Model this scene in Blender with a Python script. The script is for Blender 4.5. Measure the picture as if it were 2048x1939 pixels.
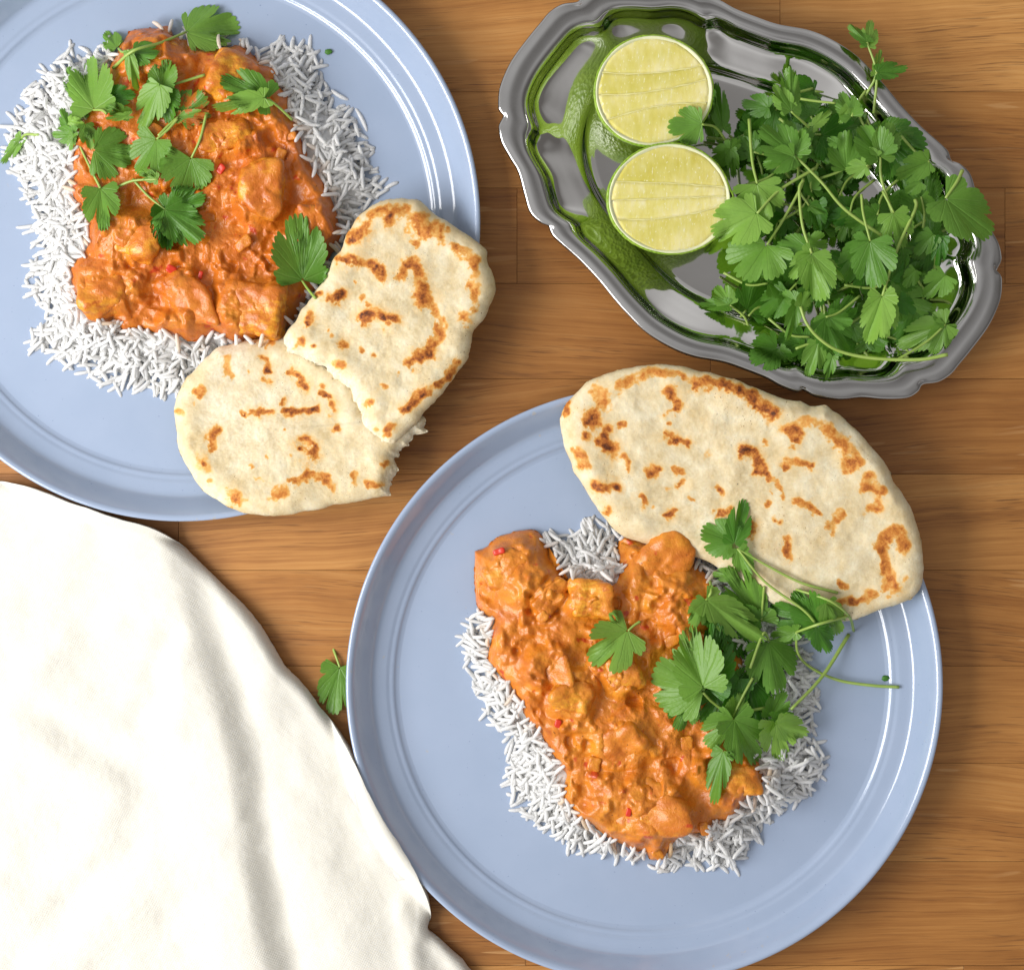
import bpy, math, random
import numpy as np
from mathutils import Vector, Matrix

for o in list(bpy.data.objects):
    bpy.data.objects.remove(o)
SC = bpy.context.scene
COL = SC.collection

# ------------------------------------------------------------------ camera
H = 0.90                     # camera height above the table top
W = 0.474                    # metres of table across the frame
S = W / 2048.0               # metres per photo pixel at the table top
cam = bpy.data.cameras.new('camera')
cam.sensor_width = 36.0
cam.lens = 36.0 * H / W
cam.clip_start = 0.01
cam.clip_end = 20.0
cam_o = bpy.data.objects.new('camera', cam)
cam_o.location = (0, 0, H)
COL.objects.link(cam_o)
SC.camera = cam_o

# ------------------------------------------------------------------ light
world = bpy.data.worlds.new('World')
SC.world = world
world.use_nodes = True
bg = world.node_tree.nodes['Background']
bg.inputs['Color'].default_value = (1.0, 0.975, 0.95, 1)
bg.inputs['Strength'].default_value = 0.45
_wt = world.node_tree            # plain room: paler towards the window side, uneven walls and ceiling
_tc = _wt.nodes.new('ShaderNodeTexCoord')
_sx = _wt.nodes.new('ShaderNodeSeparateXYZ'); _wt.links.new(_tc.outputs['Generated'], _sx.inputs[0])
_nz = _wt.nodes.new('ShaderNodeTexNoise'); _nz.inputs['Scale'].default_value = 2.1; _nz.inputs['Detail'].default_value = 1.0
_wt.links.new(_tc.outputs['Generated'], _nz.inputs['Vector'])
_ma = _wt.nodes.new('ShaderNodeMath'); _ma.operation = 'MULTIPLY_ADD'; _ma.inputs[1].default_value = -0.42; _ma.inputs[2].default_value = 0.0
_wt.links.new(_sx.outputs[0], _ma.inputs[0])
_mb = _wt.nodes.new('ShaderNodeMath'); _mb.operation = 'MULTIPLY_ADD'; _mb.inputs[1].default_value = 2.3
_wt.links.new(_nz.outputs['Fac'], _mb.inputs[0]); _wt.links.new(_ma.outputs[0], _mb.inputs[2])
_mc = _wt.nodes.new('ShaderNodeMix'); _mc.data_type = 'RGBA'; _mc.clamp_factor = True
_mc.inputs[6].default_value = (0.33, 0.31, 0.295, 1); _mc.inputs[7].default_value = (1.55, 1.53, 1.52, 1)
_md = _wt.nodes.new('ShaderNodeMath'); _md.operation = 'SUBTRACT'; _md.inputs[1].default_value = 0.62
_wt.links.new(_mb.outputs[0], _md.inputs[0]); _wt.links.new(_md.outputs[0], _mc.inputs[0])
_wt.links.new(_mc.outputs[2], bg.inputs['Color'])

def window_pane(loc, target, sx, sy, power):
    l = bpy.data.lights.new('window_light', 'AREA')
    l.shape = 'RECTANGLE'
    l.size = sx
    l.size_y = sy
    l.energy = power
    l.color = (1.0, 0.985, 0.96)
    o = bpy.data.objects.new('window_light', l)
    o.location = loc
    d = Vector(target) - Vector(loc)
    o.rotation_euler = d.to_track_quat('-Z', 'Y').to_euler()
    COL.objects.link(o)
    return o

WC = Vector((-0.80, -0.16, 0.66))          # centre of the window beside the table
dirn = (Vector((0.0, 0.0, 0.0)) - WC).normalized()
side = Vector((0, 0, 1)).cross(dirn).normalized()
upv = dirn.cross(side).normalized()
for a in (-1, 1):
    for b in (-1, 1):
        p = WC + side * (a * 0.205) + upv * (b * 0.145)
        window_pane(p, p + dirn, 0.38, 0.26, 3.45)

SC.view_settings.view_transform = 'Standard'
SC.view_settings.look = 'None'
SC.view_settings.exposure = 0.12
SC.view_settings.gamma = 1.0
SC.view_settings.use_curve_mapping = False
SC.render.engine = 'CYCLES'

# ------------------------------------------------------------------ helpers
def P(px, py, z=0.0):
    k = S * (H - z) / H
    return np.array([(px - 1024.0) * k, -(py - 969.5) * k, z])

ZOOM = {'A': (0, 0, 3.664), 'B': (300, 0, 2.83), 'C': (0, 400, 2.7514), 'D': (330, 380, 2.8),
        'E': (980, 0, 3.35), 'F': (1380, 0, 2.9656), 'G': (1340, 380, 2.83), 'H': (1100, 700, 2.5397),
        'I': (900, 1000, 3.3017), 'J': (1260, 980, 2.931), 'K': (960, 1380, 2.7514), 'L': (0, 940, 1.878),
        'W': (0, 0, 0.96729), 'S': (0, 0, 1.0)}

def Zp(k, x, y):
    x0, y0, s = ZOOM[k]
    return (x0 + x / s, y0 + y / s)

def Zl(k, pts):
    return [Zp(k, *p) for p in pts]

def smooth(a, b, x):
    t = np.clip((x - a) / (b - a), 0, 1)
    return t * t * (3 - 2 * t)

def _hash(ix, iy, iz, seed):
    h = (ix.astype(np.int64) * 374761393 + iy.astype(np.int64) * 668265263 + iz.astype(np.int64) * 2147483647 + seed * 1274126177) & 0xFFFFFFFF
    h = ((h ^ (h >> 13)) * 1274126177) & 0xFFFFFFFF
    h = ((h ^ (h >> 16)) * 2246822519) & 0xFFFFFFFF
    return ((h ^ (h >> 15)) & 0xFFFFFF).astype(np.float64) / 0x7FFFFF - 1.0

def vnoise(x, y, z=None, seed=0):
    x = np.asarray(x, float); y = np.asarray(y, float)
    z = np.zeros_like(x) if z is None else np.asarray(z, float)
    ix, iy, iz = np.floor(x), np.floor(y), np.floor(z)
    fx, fy, fz = x - ix, y - iy, z - iz
    u, v, w = [f * f * f * (f * (f * 6 - 15) + 10) for f in (fx, fy, fz)]
    r = 0
    for dx in (0, 1):
        for dy in (0, 1):
            for dz in (0, 1):
                wt = (u if dx else 1 - u) * (v if dy else 1 - v) * (w if dz else 1 - w)
                r = r + wt * _hash(ix + dx, iy + dy, iz + dz, seed)
    return r

def fbm(x, y, z=None, freq=100.0, octv=4, seed=0, gain=0.5):
    r = 0; a = 1.0; t = 0
    for i in range(octv):
        zz = None if z is None else np.asarray(z) * freq
        r = r + a * vnoise(np.asarray(x) * freq + 17.3 * i, np.asarray(y) * freq - 9.1 * i, zz, seed + i * 13)
        t += a; a *= gain; freq *= 2.03
    return r / t

def tag(o, label=None, cat=None, group=None, kind=None):
    if label: o['label'] = label
    if cat: o['category'] = cat
    if group: o['group'] = group
    if kind: o['kind'] = kind
    return o

def empty(name, loc):
    o = bpy.data.objects.new(name, None)
    o.empty_display_size = 0.01
    o.location = Vector([float(c) for c in loc])
    COL.objects.link(o)
    return o

def new_mesh(name, V, F, smooth_=True, attrs=None):
    m = bpy.data.meshes.new(name)
    V = np.asarray(V, np.float32)
    if isinstance(F, np.ndarray):
        n = F.shape[1]
        m.vertices.add(len(V)); m.vertices.foreach_set('co', V.ravel())
        m.loops.add(F.size); m.loops.foreach_set('vertex_index', F.astype(np.int32).ravel())
        m.polygons.add(len(F))
        m.polygons.foreach_set('loop_start', np.arange(0, F.size, n, dtype=np.int32))
        m.update(calc_edges=True)
        m.validate()
    else:
        m.from_pydata([tuple(v) for v in V.tolist()], [], F)
        m.update()
    if smooth_:
        m.polygons.foreach_set('use_smooth', np.ones(len(m.polygons), bool))
    for k, a in (attrs or {}).items():
        a = np.asarray(a, np.float32)
        if a.ndim == 2:
            at = m.attributes.new(k, 'FLOAT_VECTOR', 'POINT'); at.data.foreach_set('vector', a.ravel())
        else:
            at = m.attributes.new(k, 'FLOAT', 'POINT'); at.data.foreach_set('value', a)
    return m

def world_loc(o):
    v = Vector((0, 0, 0))
    while o is not None:
        v = v + o.location; o = o.parent
    return v

def obj(name, V, F, mat, parent=None, origin=None, smooth_=True, attrs=None):
    """V in world metres; origin = object location (world)."""
    V = np.asarray(V, float)
    if origin is None:
        origin = np.array([V[:, 0].mean(), V[:, 1].mean(), V[:, 2].min()])
    origin = np.asarray(origin, float)
    m = new_mesh(name, V - origin, F, smooth_, attrs)
    if mat is not None: m.materials.append(mat)
    o = bpy.data.objects.new(name, m)
    loc = Vector(origin.tolist())
    if parent is not None:
        o.parent = parent
        loc = loc - world_loc(parent)
    o.location = loc
    COL.objects.link(o)
    return o

def grid_faces(nr, nc, wrap=False):
    i = np.arange(nr - 1)[:, None]; j = np.arange(nc if wrap else nc - 1)[None, :]
    j2 = (j + 1) % nc
    return np.stack([i * nc + j + 0 * j2, i * nc + j2, (i + 1) * nc + j2, (i + 1) * nc + j], -1).reshape(-1, 4)

# global height map (0.5 mm cells) so that things rest on what is below them
HX0, HY0, HC = -0.30, -0.30, 0.0005
HN = 1200
HM = np.zeros((HN, HN))

def hm_idx(x, y):
    ix = np.clip(((np.asarray(x) - HX0) / HC).astype(int), 0, HN - 1)
    iy = np.clip(((np.asarray(y) - HY0) / HC).astype(int), 0, HN - 1)
    return ix, iy

def hm_get(x, y):
    ix, iy = hm_idx(x, y)
    return HM[ix, iy]

def hm_add(V, dil=1):
    V = np.asarray(V)
    ok = (np.abs(V[:, 0]) < 0.295) & (np.abs(V[:, 1]) < 0.295)
    V = V[ok]
    if not len(V): return
    ix, iy = hm_idx(V[:, 0], V[:, 1])
    a0, a1, b0, b1 = ix.min() - 5, ix.max() + 6, iy.min() - 5, iy.max() + 6
    T = np.zeros((a1 - a0, b1 - b0))
    np.maximum.at(T, (ix - a0, iy - b0), V[:, 2])
    for _ in range(dil):
        A = T.copy()
        for dx, dy in ((1, 0), (-1, 0), (0, 1), (0, -1)):
            A = np.maximum(A, np.roll(T, (dx, dy), (0, 1)))
        T = A
    sub = HM[a0:a1, b0:b1]
    np.maximum(sub, T, out=sub)

# ------------------------------------------------------------------ materials
class NT:
    def __init__(self, name):
        self.m = bpy.data.materials.new(name)
        self.m.use_nodes = True
        self.t = self.m.node_tree
        self.b = self.t.nodes['Principled BSDF']
        self.out = self.t.nodes['Material Output']
    def n(self, typ, **kw):
        nd = self.t.nodes.new(typ)
        for k, v in kw.items():
            if k.startswith('i_'):
                key = k[2:]
                key = int(key) if key.isdigit() else key.replace('_', ' ')
                nd.inputs[key].default_value = v
            else:
                setattr(nd, k, v)
        return nd
    def l(self, a, b):
        self.t.links.new(a, b)
    def math(self, op, a, b=None, c=None, clamp=False):
        nd = self.n('ShaderNodeMath', operation=op); nd.use_clamp = clamp
        for i, v in enumerate((a, b, c)):
            if v is None: continue
            if isinstance(v, (int, float)): nd.inputs[i].default_value = v
            else: self.l(v, nd.inputs[i])
        return nd.outputs[0]
    def noise(self, vec, scale, detail=4, rough=0.5, dist=0.0):
        nd = self.n('ShaderNodeTexNoise')
        nd.inputs['Scale'].default_value = scale
        nd.inputs['Detail'].default_value = detail
        nd.inputs['Roughness'].default_value = rough
        nd.inputs['Distortion'].default_value = dist
        if vec is not None: self.l(vec, nd.inputs['Vector'])
        return nd.outputs['Fac']
    def ramp(self, fac, stops, interp='LINEAR'):
        nd = self.n('ShaderNodeValToRGB')
        cr = nd.color_ramp; cr.interpolation = interp
        while len(cr.elements) < len(stops): cr.elements.new(0.5)
        for e, (p, c) in zip(cr.elements, stops):
            e.position = p; e.color = (c[0], c[1], c[2], 1) if not isinstance(c, float) else (c, c, c, 1)
        self.l(fac, nd.inputs[0])
        return nd.outputs[0]
    def mix(self, fac, a, b, blend='MIX'):
        nd = self.n('ShaderNodeMix', data_type='RGBA', blend_type=blend)
        for s, v in ((nd.inputs[0], fac), (nd.inputs[6], a), (nd.inputs[7], b)):
            if isinstance(v, (int, float)): s.default_value = v
            elif isinstance(v, tuple): s.default_value = (v[0], v[1], v[2], 1)
            else: self.l(v, s)
        return nd.outputs[2]
    def bump(self, h, strength=0.5, dist=0.001, normal=None):
        nd = self.n('ShaderNodeBump')
        nd.inputs['Strength'].default_value = strength
        nd.inputs['Distance'].default_value = dist
        self.l(h, nd.inputs['Height'])
        if normal is not None: self.l(normal, nd.inputs['Normal'])
        return nd.outputs[0]
    def coord(self, which='Object'):
        return self.n('ShaderNodeTexCoord').outputs[which]
    def mapping(self, vec, scale=(1, 1, 1), rot=(0, 0, 0), loc=None):
        nd = self.n('ShaderNodeMapping')
        nd.inputs['Scale'].default_value = scale
        nd.inputs['Rotation'].default_value = rot
        self.l(vec, nd.inputs['Vector'])
        if loc is not None: self.l(loc, nd.inputs['Location'])
        return nd.outputs[0]
    def attr(self, name, typ='GEOMETRY'):
        nd = self.n('ShaderNodeAttribute', attribute_name=name, attribute_type=typ)
        return nd
    def set(self, **kw):
        for k, v in kw.items():
            s = self.b.inputs[k.replace('_', ' ')]
            if isinstance(v, (int, float)): s.default_value = v
            elif isinstance(v, tuple): s.default_value = v if len(v) != 3 or s.type == 'VECTOR' else (*v, 1)
            else: self.l(v, s)
        return self

def mat_wood():
    t = NT('oiled_oak')
    co = t.coord('Object')
    rnd = t.n('ShaderNodeObjectInfo').outputs['Random']
    off = t.n('ShaderNodeCombineXYZ')
    t.l(t.math('MULTIPLY', rnd, 31.0), off.inputs[0]); t.l(t.math('MULTIPLY', rnd, 17.0), off.inputs[1]); t.l(t.math('MULTIPLY', rnd, 53.0), off.inputs[2])
    slant = t.math('MULTIPLY', t.math('SUBTRACT', t.math('FRACT', t.math('MULTIPLY', rnd, 7.31)), 0.45), 0.16)
    rot = t.n('ShaderNodeVectorRotate', rotation_type='Z_AXIS'); t.l(co, rot.inputs['Vector']); t.l(slant, rot.inputs['Angle'])
    v0 = t.n('ShaderNodeVectorMath', operation='ADD'); t.l(rot.outputs[0], v0.inputs[0]); t.l(off.outputs[0], v0.inputs[1])
    v = v0.outputs[0]
    warp = t.n('ShaderNodeTexNoise', noise_dimensions='3D'); warp.inputs['Scale'].default_value = 9; warp.inputs['Detail'].default_value = 2; t.l(v, warp.inputs['Vector'])
    wv = t.n('ShaderNodeVectorMath', operation='MULTIPLY_ADD'); t.l(warp.outputs['Color'], wv.inputs[0]); wv.inputs[1].default_value = (0.0, 0.012, 0.0); t.l(v, wv.inputs[2])
    vw = wv.outputs[0]
    broad = t.noise(t.mapping(vw, (4.5, 60, 60)), 1.0, 5, 0.6)
    fine = t.noise(t.mapping(vw, (26, 1250, 1250)), 1.0, 4, 0.62)
    mid = t.noise(t.mapping(vw, (11, 420, 420)), 1.0, 4, 0.55)
    pores = t.noise(t.mapping(vw, (48, 1500, 1500)), 1.0, 2, 0.5)
    blotch = t.noise(v, 26, 3, 0.5)
    g = t.math('ADD', t.math('MULTIPLY', broad, 0.44), t.math('ADD', t.math('MULTIPLY', mid, 0.30), t.math('MULTIPLY', fine, 0.26)))
    col = t.ramp(g, [(0.30, (0.195, 0.068, 0.014)), (0.42, (0.325, 0.130, 0.029)), (0.53, (0.425, 0.185, 0.045)), (0.70, (0.530, 0.265, 0.080))])
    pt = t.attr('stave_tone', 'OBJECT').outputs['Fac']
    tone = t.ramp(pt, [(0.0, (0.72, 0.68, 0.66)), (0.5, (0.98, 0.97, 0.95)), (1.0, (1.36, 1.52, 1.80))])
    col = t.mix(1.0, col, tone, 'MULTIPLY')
    bl = t.ramp(blotch, [(0.35, (0.86, 0.82, 0.78)), (0.62, (1.04, 1.04, 1.04))])
    col = t.mix(0.8, col, bl, 'MULTIPLY')
    gate = t.ramp(t.noise(t.mapping(vw, (7, 70, 70)), 1.0, 2, 0.5), [(0.40, 0.0), (0.60, 1.0)])
    pr = t.ramp(pores, [(0.57, 0.0), (0.68, 1.0)])
    pg = t.math('MULTIPLY', pr, t.math('MULTIPLY_ADD', gate, 0.58, 0.08))
    col = t.mix(pg, col, (0.105, 0.040, 0.012))
    # faint knife scratches, crossing the grain
    sc = t.noise(t.mapping(v, (28, 330, 330), (0, 0, math.radians(-38))), 1.0, 1, 0.4)
    scm = t.math('MULTIPLY', t.ramp(sc, [(0.665, 0.0), (0.70, 1.0)]), t.ramp(t.noise(v, 8, 1, 0.4), [(0.5, 0.0), (0.62, 1.0)]))
    col = t.mix(t.math('MULTIPLY', scm, 0.45), col, (0.66, 0.38, 0.16))
    h = t.math('SUBTRACT', t.math('MULTIPLY', fine, 0.5), t.math('MULTIPLY', pg, 0.9))
    t.set(Base_Color=col, Roughness=t.math('MULTIPLY_ADD', fine, 0.25, 0.33), Normal=t.bump(h, 0.35, 0.0004))
    t.b.inputs['Specular IOR Level'].default_value = 0.4
    return t.m

def mat_plate():
    t = NT('blue_glazed_stoneware')
    co = t.coord('Object')
    n = t.noise(co, 45, 3, 0.5)
    sp = t.noise(co, 900, 1, 0.4)
    col = t.mix(t.ramp(n, [(0.3, 0.0), (0.7, 1.0)]), (0.312, 0.390, 0.535), (0.332, 0.408, 0.555))
    col = t.mix(t.ramp(sp, [(0.76, 0.0), (0.80, 0.6)]), col, (0.17, 0.22, 0.36))
    sm = t.math('MULTIPLY', t.ramp(t.noise(co, 240, 2, 0.5), [(0.70, 0.0), (0.76, 0.35)]), t.ramp(t.noise(co, 22, 1, 0.4), [(0.56, 0.0), (0.64, 1.0)]))
    col = t.mix(sm, col, (0.52, 0.40, 0.20))
    t.set(Base_Color=col, Roughness=t.math('MULTIPLY_ADD', n, 0.08, 0.13), Normal=t.bump(t.noise(co, 130, 2, 0.5), 0.06, 0.0006))
    t.b.inputs['Specular IOR Level'].default_value = 0.5
    t.b.inputs['Coat Weight'].default_value = 0.5
    t.b.inputs['Coat Roughness'].default_value = 0.085
    t.b.inputs['Coat IOR'].default_value = 1.62
    return t.m

def mat_steel(name, rough, base):
    t = NT(name)
    co = t.coord('Object')
    n = t.noise(co, 60, 3, 0.6)
    fine = t.noise(co, 1500, 2, 0.5)
    spot = t.noise(co, 420, 2, 0.6)
    t.set(Base_Color=t.mix(t.ramp(spot, [(0.74, 0.0), (0.80, 0.4)]), base, (0.80, 0.80, 0.80)), Metallic=1.0,
          Roughness=t.math('ADD', t.math('MULTIPLY', n, rough * 1.1), t.math('MULTIPLY', fine, rough * 0.2)),
          Normal=t.bump(t.noise(co, 90, 2, 0.5), 0.10, 0.0004))
    return t.m

def mat_curry(name, chick=0.0):
    t = NT(name)
    co = t.coord('Object')
    n1 = t.noise(co, 75, 4, 0.6, 0.6)
    n2 = t.noise(co, 330, 3, 0.6)
    n3 = t.noise(co, 1150, 2, 0.6)
    col = t.ramp(n1, [(0.28, (0.46, 0.100, 0.011)), (0.45, (0.60, 0.165, 0.017)), (0.60, (0.68, 0.215, 0.024)), (0.76, (0.75, 0.310, 0.034))])
    spk = t.ramp(n2, [(0.30, (0.92, 0.86, 0.80)), (0.55, (1.0, 1.0, 1.0)), (0.75, (1.05, 1.10, 1.15))])
    col = t.mix(0.9, col, spk, 'MULTIPLY')
    crm = t.attr('cream', 'OBJECT').outputs['Fac']
    col = t.mix(1.0, col, t.mix(crm, (0.92, 0.90, 0.62), (1.04, 1.16, 0.85)), 'MULTIPLY')
    oil = t.ramp(t.noise(co, 38, 3, 0.6, 0.8), [(0.40, 0.0), (0.62, 0.75)])
    oil = t.math('MULTIPLY', oil, t.math('MULTIPLY_ADD', crm, -0.55, 1.0))
    col = t.mix(oil, col, t.mix(n2, (0.52, 0.122, 0.010), (0.62, 0.170, 0.014)))
    # little red pepper and tomato flecks, dark spice specks
    red = t.ramp(t.noise(co, 150, 2, 0.5), [(0.66, 0.0), (0.72, 0.85)])
    col = t.mix(red, col, (0.52, 0.045, 0.010))
    drk = t.ramp(t.noise(co, 760, 1, 0.4), [(0.745, 0.0), (0.78, 0.8)])
    col = t.mix(drk, col, (0.13, 0.035, 0.008))
    bare = t.attr('bare').outputs['Fac']
    fib = t.noise(t.mapping(co, (160, 900, 300)), 1.0, 3, 0.6)
    meat = t.ramp(fib, [(0.3, (0.66, 0.22, 0.014)), (0.55, (0.79, 0.34, 0.022)), (0.75, (0.85, 0.46, 0.06))])
    bn = t.math('MULTIPLY', bare, t.ramp(t.noise(co, 210, 4, 0.6, 0.5), [(0.40, 0.0), (0.56, 1.0)]))
    col = t.mix(bn, col, meat)
    h = t.math('ADD', t.math('MULTIPLY', n2, 0.75), t.math('MULTIPLY', n3, 0.50))
    t.set(Base_Color=col, Roughness=t.math('MULTIPLY_ADD', n3, 0.25, 0.20), Normal=t.bump(h, 0.55, 0.0009),
          Subsurface_Weight=0.07, Subsurface_Radius=(0.003, 0.0012, 0.0004), Subsurface_Scale=0.5)
    t.b.inputs['Specular IOR Level'].default_value = 0.45
    t.b.inputs['Coat Weight'].default_value = 0.22
    t.b.inputs['Coat Roughness'].default_value = 0.20
    t.l(t.bump(t.noise(co, 420, 2, 0.5), 0.22, 0.0007), t.b.inputs['Coat Normal'])
    return t.m

def mat_rice():
    t = NT('cooked_rice')
    co = t.coord('Object')
    rnd = t.n('ShaderNodeObjectInfo').outputs['Random']
    n = t.noise(co, 380, 2, 0.5)
    col = t.mix(n, (0.93, 0.925, 0.90), (0.97, 0.968, 0.955))
    st = t.ramp(t.attr('stain').outputs['Fac'], [(0.0, 0.0), (1.0, 0.85)])
    col = t.mix(st, col, (0.80, 0.42, 0.09))
    t.set(Base_Color=col, Roughness=0.5, Normal=t.bump(t.noise(co, 1400, 2, 0.5), 0.08, 0.0003), Subsurface_Weight=0.5, Subsurface_Radius=(0.004, 0.004, 0.0036), Subsurface_Scale=1.0)
    t.b.inputs['Specular IOR Level'].default_value = 0.3
    tr = t.n('ShaderNodeBsdfTranslucent'); t.l(col, tr.inputs['Color'])
    ms = t.n('ShaderNodeMixShader'); ms.inputs[0].default_value = 0.26
    t.l(t.b.outputs[0], ms.inputs[1]); t.l(tr.outputs[0], ms.inputs[2]); t.l(ms.outputs[0], t.out.inputs['Surface'])
    return t.m

def mat_naan():
    t = NT('baked_flatbread')
    co = t.coord('Object')
    ch = t.attr('char').outputs['Fac']
    fl = t.attr('flour').outputs['Fac']
    n1 = t.noise(co, 110, 4, 0.6)
    n2 = t.noise(co, 900, 3, 0.65)
    n3 = t.noise(co, 2600, 2, 0.6)
    dough = t.ramp(n1, [(0.28, (0.63, 0.49, 0.265)), (0.48, (0.72, 0.605, 0.385)), (0.70, (0.79, 0.72, 0.53))])
    dough = t.mix(0.55, dough, t.ramp(n2, [(0.3, (0.84, 0.80, 0.74)), (0.7, (1.05, 1.05, 1.04))]), 'MULTIPLY')
    dough = t.mix(t.math('MULTIPLY', fl, t.ramp(n2, [(0.35, 0.25), (0.65, 1.0)])), dough, (0.82, 0.76, 0.62))
    c = t.math('ADD', ch, t.math('MULTIPLY', t.math('SUBTRACT', n2, 0.5), t.math('MULTIPLY', t.math('MINIMUM', ch, 0.6), 1.3)))
    burnt = t.ramp(c, [(0.04, (0.78, 0.60, 0.32)), (0.24, (0.72, 0.40, 0.11)), (0.48, (0.58, 0.215, 0.035)), (0.76, (0.33, 0.090, 0.014)), (1.0, (0.10, 0.026, 0.008))])
    fac = t.ramp(c, [(0.03, 0.0), (0.24, 1.0)])
    col = t.mix(fac, dough, burnt)
    sp = t.math('MULTIPLY', t.ramp(t.noise(co, 1300, 1, 0.4), [(0.70, 0.0), (0.74, 1.0)]), t.ramp(t.noise(co, 42, 2, 0.5), [(0.55, 0.0), (0.68, 0.9)]))
    col = t.mix(sp, col, (0.15, 0.055, 0.016))
    h = t.math('ADD', t.math('MULTIPLY', n2, 0.7), t.math('MULTIPLY', n3, 0.3))
    t.set(Base_Color=col, Roughness=0.62, Normal=t.bump(h, 0.38, 0.0007), Subsurface_Weight=0.12, Subsurface_Radius=(0.003, 0.002, 0.001), Subsurface_Scale=0.5)
    t.b.inputs['Specular IOR Level'].default_value = 0.3
    return t.m

def mat_leaf():
    t = NT('coriander_leaf')
    lp = t.attr('leafpos').outputs['Vector']
    sx = t.n('ShaderNodeSeparateXYZ'); t.l(lp, sx.inputs[0])
    ang = t.math('ARCTAN2', sx.outputs[0], sx.outputs[1])
    r = t.math('SQRT', t.math('ADD', t.math('MULTIPLY', sx.outputs[0], sx.outputs[0]), t.math('MULTIPLY', sx.outputs[1], sx.outputs[1])))
    tone = t.attr('tone').outputs['Fac']
    co = t.coord('Object')
    wob = t.math('MULTIPLY', t.math('SUBTRACT', t.noise(co, 260, 2, 0.5), 0.5), 0.10)
    a2 = t.math('ADD', ang, wob)
    def veins(step, w):
        d = t.math('MULTIPLY', t.math('PINGPONG', a2, step / 2.0), r)
        return t.math('SUBTRACT', 1.0, t.math('DIVIDE', d, w), clamp=True)
    v1 = veins(0.62, 0.016)
    v2 = t.math('MULTIPLY', veins(0.155, 0.011), t.ramp(r, [(0.25, 0.0), (0.5, 0.7)]))
    v = t.math('MAXIMUM', v1, v2)
    n = t.noise(co, 190, 3, 0.55)
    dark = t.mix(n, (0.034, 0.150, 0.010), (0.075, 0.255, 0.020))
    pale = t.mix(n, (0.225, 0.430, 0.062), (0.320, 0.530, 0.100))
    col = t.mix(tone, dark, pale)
    col = t.mix(t.math('MULTIPLY', v, 0.13), col, (0.30, 0.46, 0.13))
    st = t.attr('stain', 'OBJECT').outputs['Fac']
    stn = t.math('MULTIPLY', st, t.ramp(t.noise(co, 240, 3, 0.6), [(0.47, 0.0), (0.56, 1.0)]))
    col = t.mix(stn, col, (0.52, 0.16, 0.02))
    h = t.math('ADD', t.math('MULTIPLY', v, -0.6), t.math('MULTIPLY', t.noise(co, 620, 2, 0.5), 0.6))
    nrm = t.bump(h, 0.45, 0.0006)
    t.set(Base_Color=col, Roughness=0.36, Normal=nrm)
    t.b.inputs['Specular IOR Level'].default_value = 0.38
    tr = t.n('ShaderNodeBsdfTranslucent')
    t.l(t.mix(1.0, col, (1.25, 1.35, 0.45), 'MULTIPLY'), tr.inputs['Color'])
    ms = t.n('ShaderNodeMixShader'); ms.inputs[0].default_value = 0.30
    t.l(t.b.outputs[0], ms.inputs[1]); t.l(tr.outputs[0], ms.inputs[2]); t.l(ms.outputs[0], t.out.inputs['Surface'])
    return t.m

def mat_stem():
    t = NT('coriander_stem')
    n = t.noise(t.coord('Object'), 160, 2, 0.5)
    t.set(Base_Color=t.mix(n, (0.235, 0.370, 0.055), (0.37, 0.49, 0.125)), Roughness=0.36, Subsurface_Weight=0.12,
          Subsurface_Radius=(0.0008, 0.001, 0.0004), Subsurface_Scale=0.5)
    return t.m

def mat_cloth():
    t = NT('white_cotton')
    co = t.coord('Object')
    w1 = t.n('ShaderNodeTexWave', wave_type='BANDS', bands_direction='X'); w1.inputs['Scale'].default_value = 320; w1.inputs['Distortion'].default_value = 1.2; w1.inputs['Detail'].default_value = 2
    w2 = t.n('ShaderNodeTexWave', wave_type='BANDS', bands_direction='Y'); w2.inputs['Scale'].default_value = 320; w2.inputs['Distortion'].default_value = 1.2; w2.inputs['Detail'].default_value = 2
    rr = t.mapping(co, (1, 1, 1), (0, 0, math.radians(28)))
    t.l(rr, w1.inputs['Vector']); t.l(rr, w2.inputs['Vector'])
    h = t.math('ADD', t.math('MULTIPLY', t.math('MAXIMUM', w1.outputs['Fac'], w2.outputs['Fac']), 0.5), t.math('MULTIPLY', t.noise(co, 900, 3, 0.6), 0.7))
    n = t.noise(co, 300, 3, 0.6)
    col = t.mix(n, (0.68, 0.655, 0.585), (0.74, 0.72, 0.66))
    t.set(Base_Color=col, Roughness=0.85, Normal=t.bump(h, 0.32, 0.0005), Subsurface_Weight=0.25, Subsurface_Radius=(0.004, 0.0037, 0.003), Subsurface_Scale=1.0)
    t.b.inputs['Sheen Weight'].default_value = 0.12
    t.b.inputs['Specular IOR Level'].default_value = 0.15
    return t.m

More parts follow.
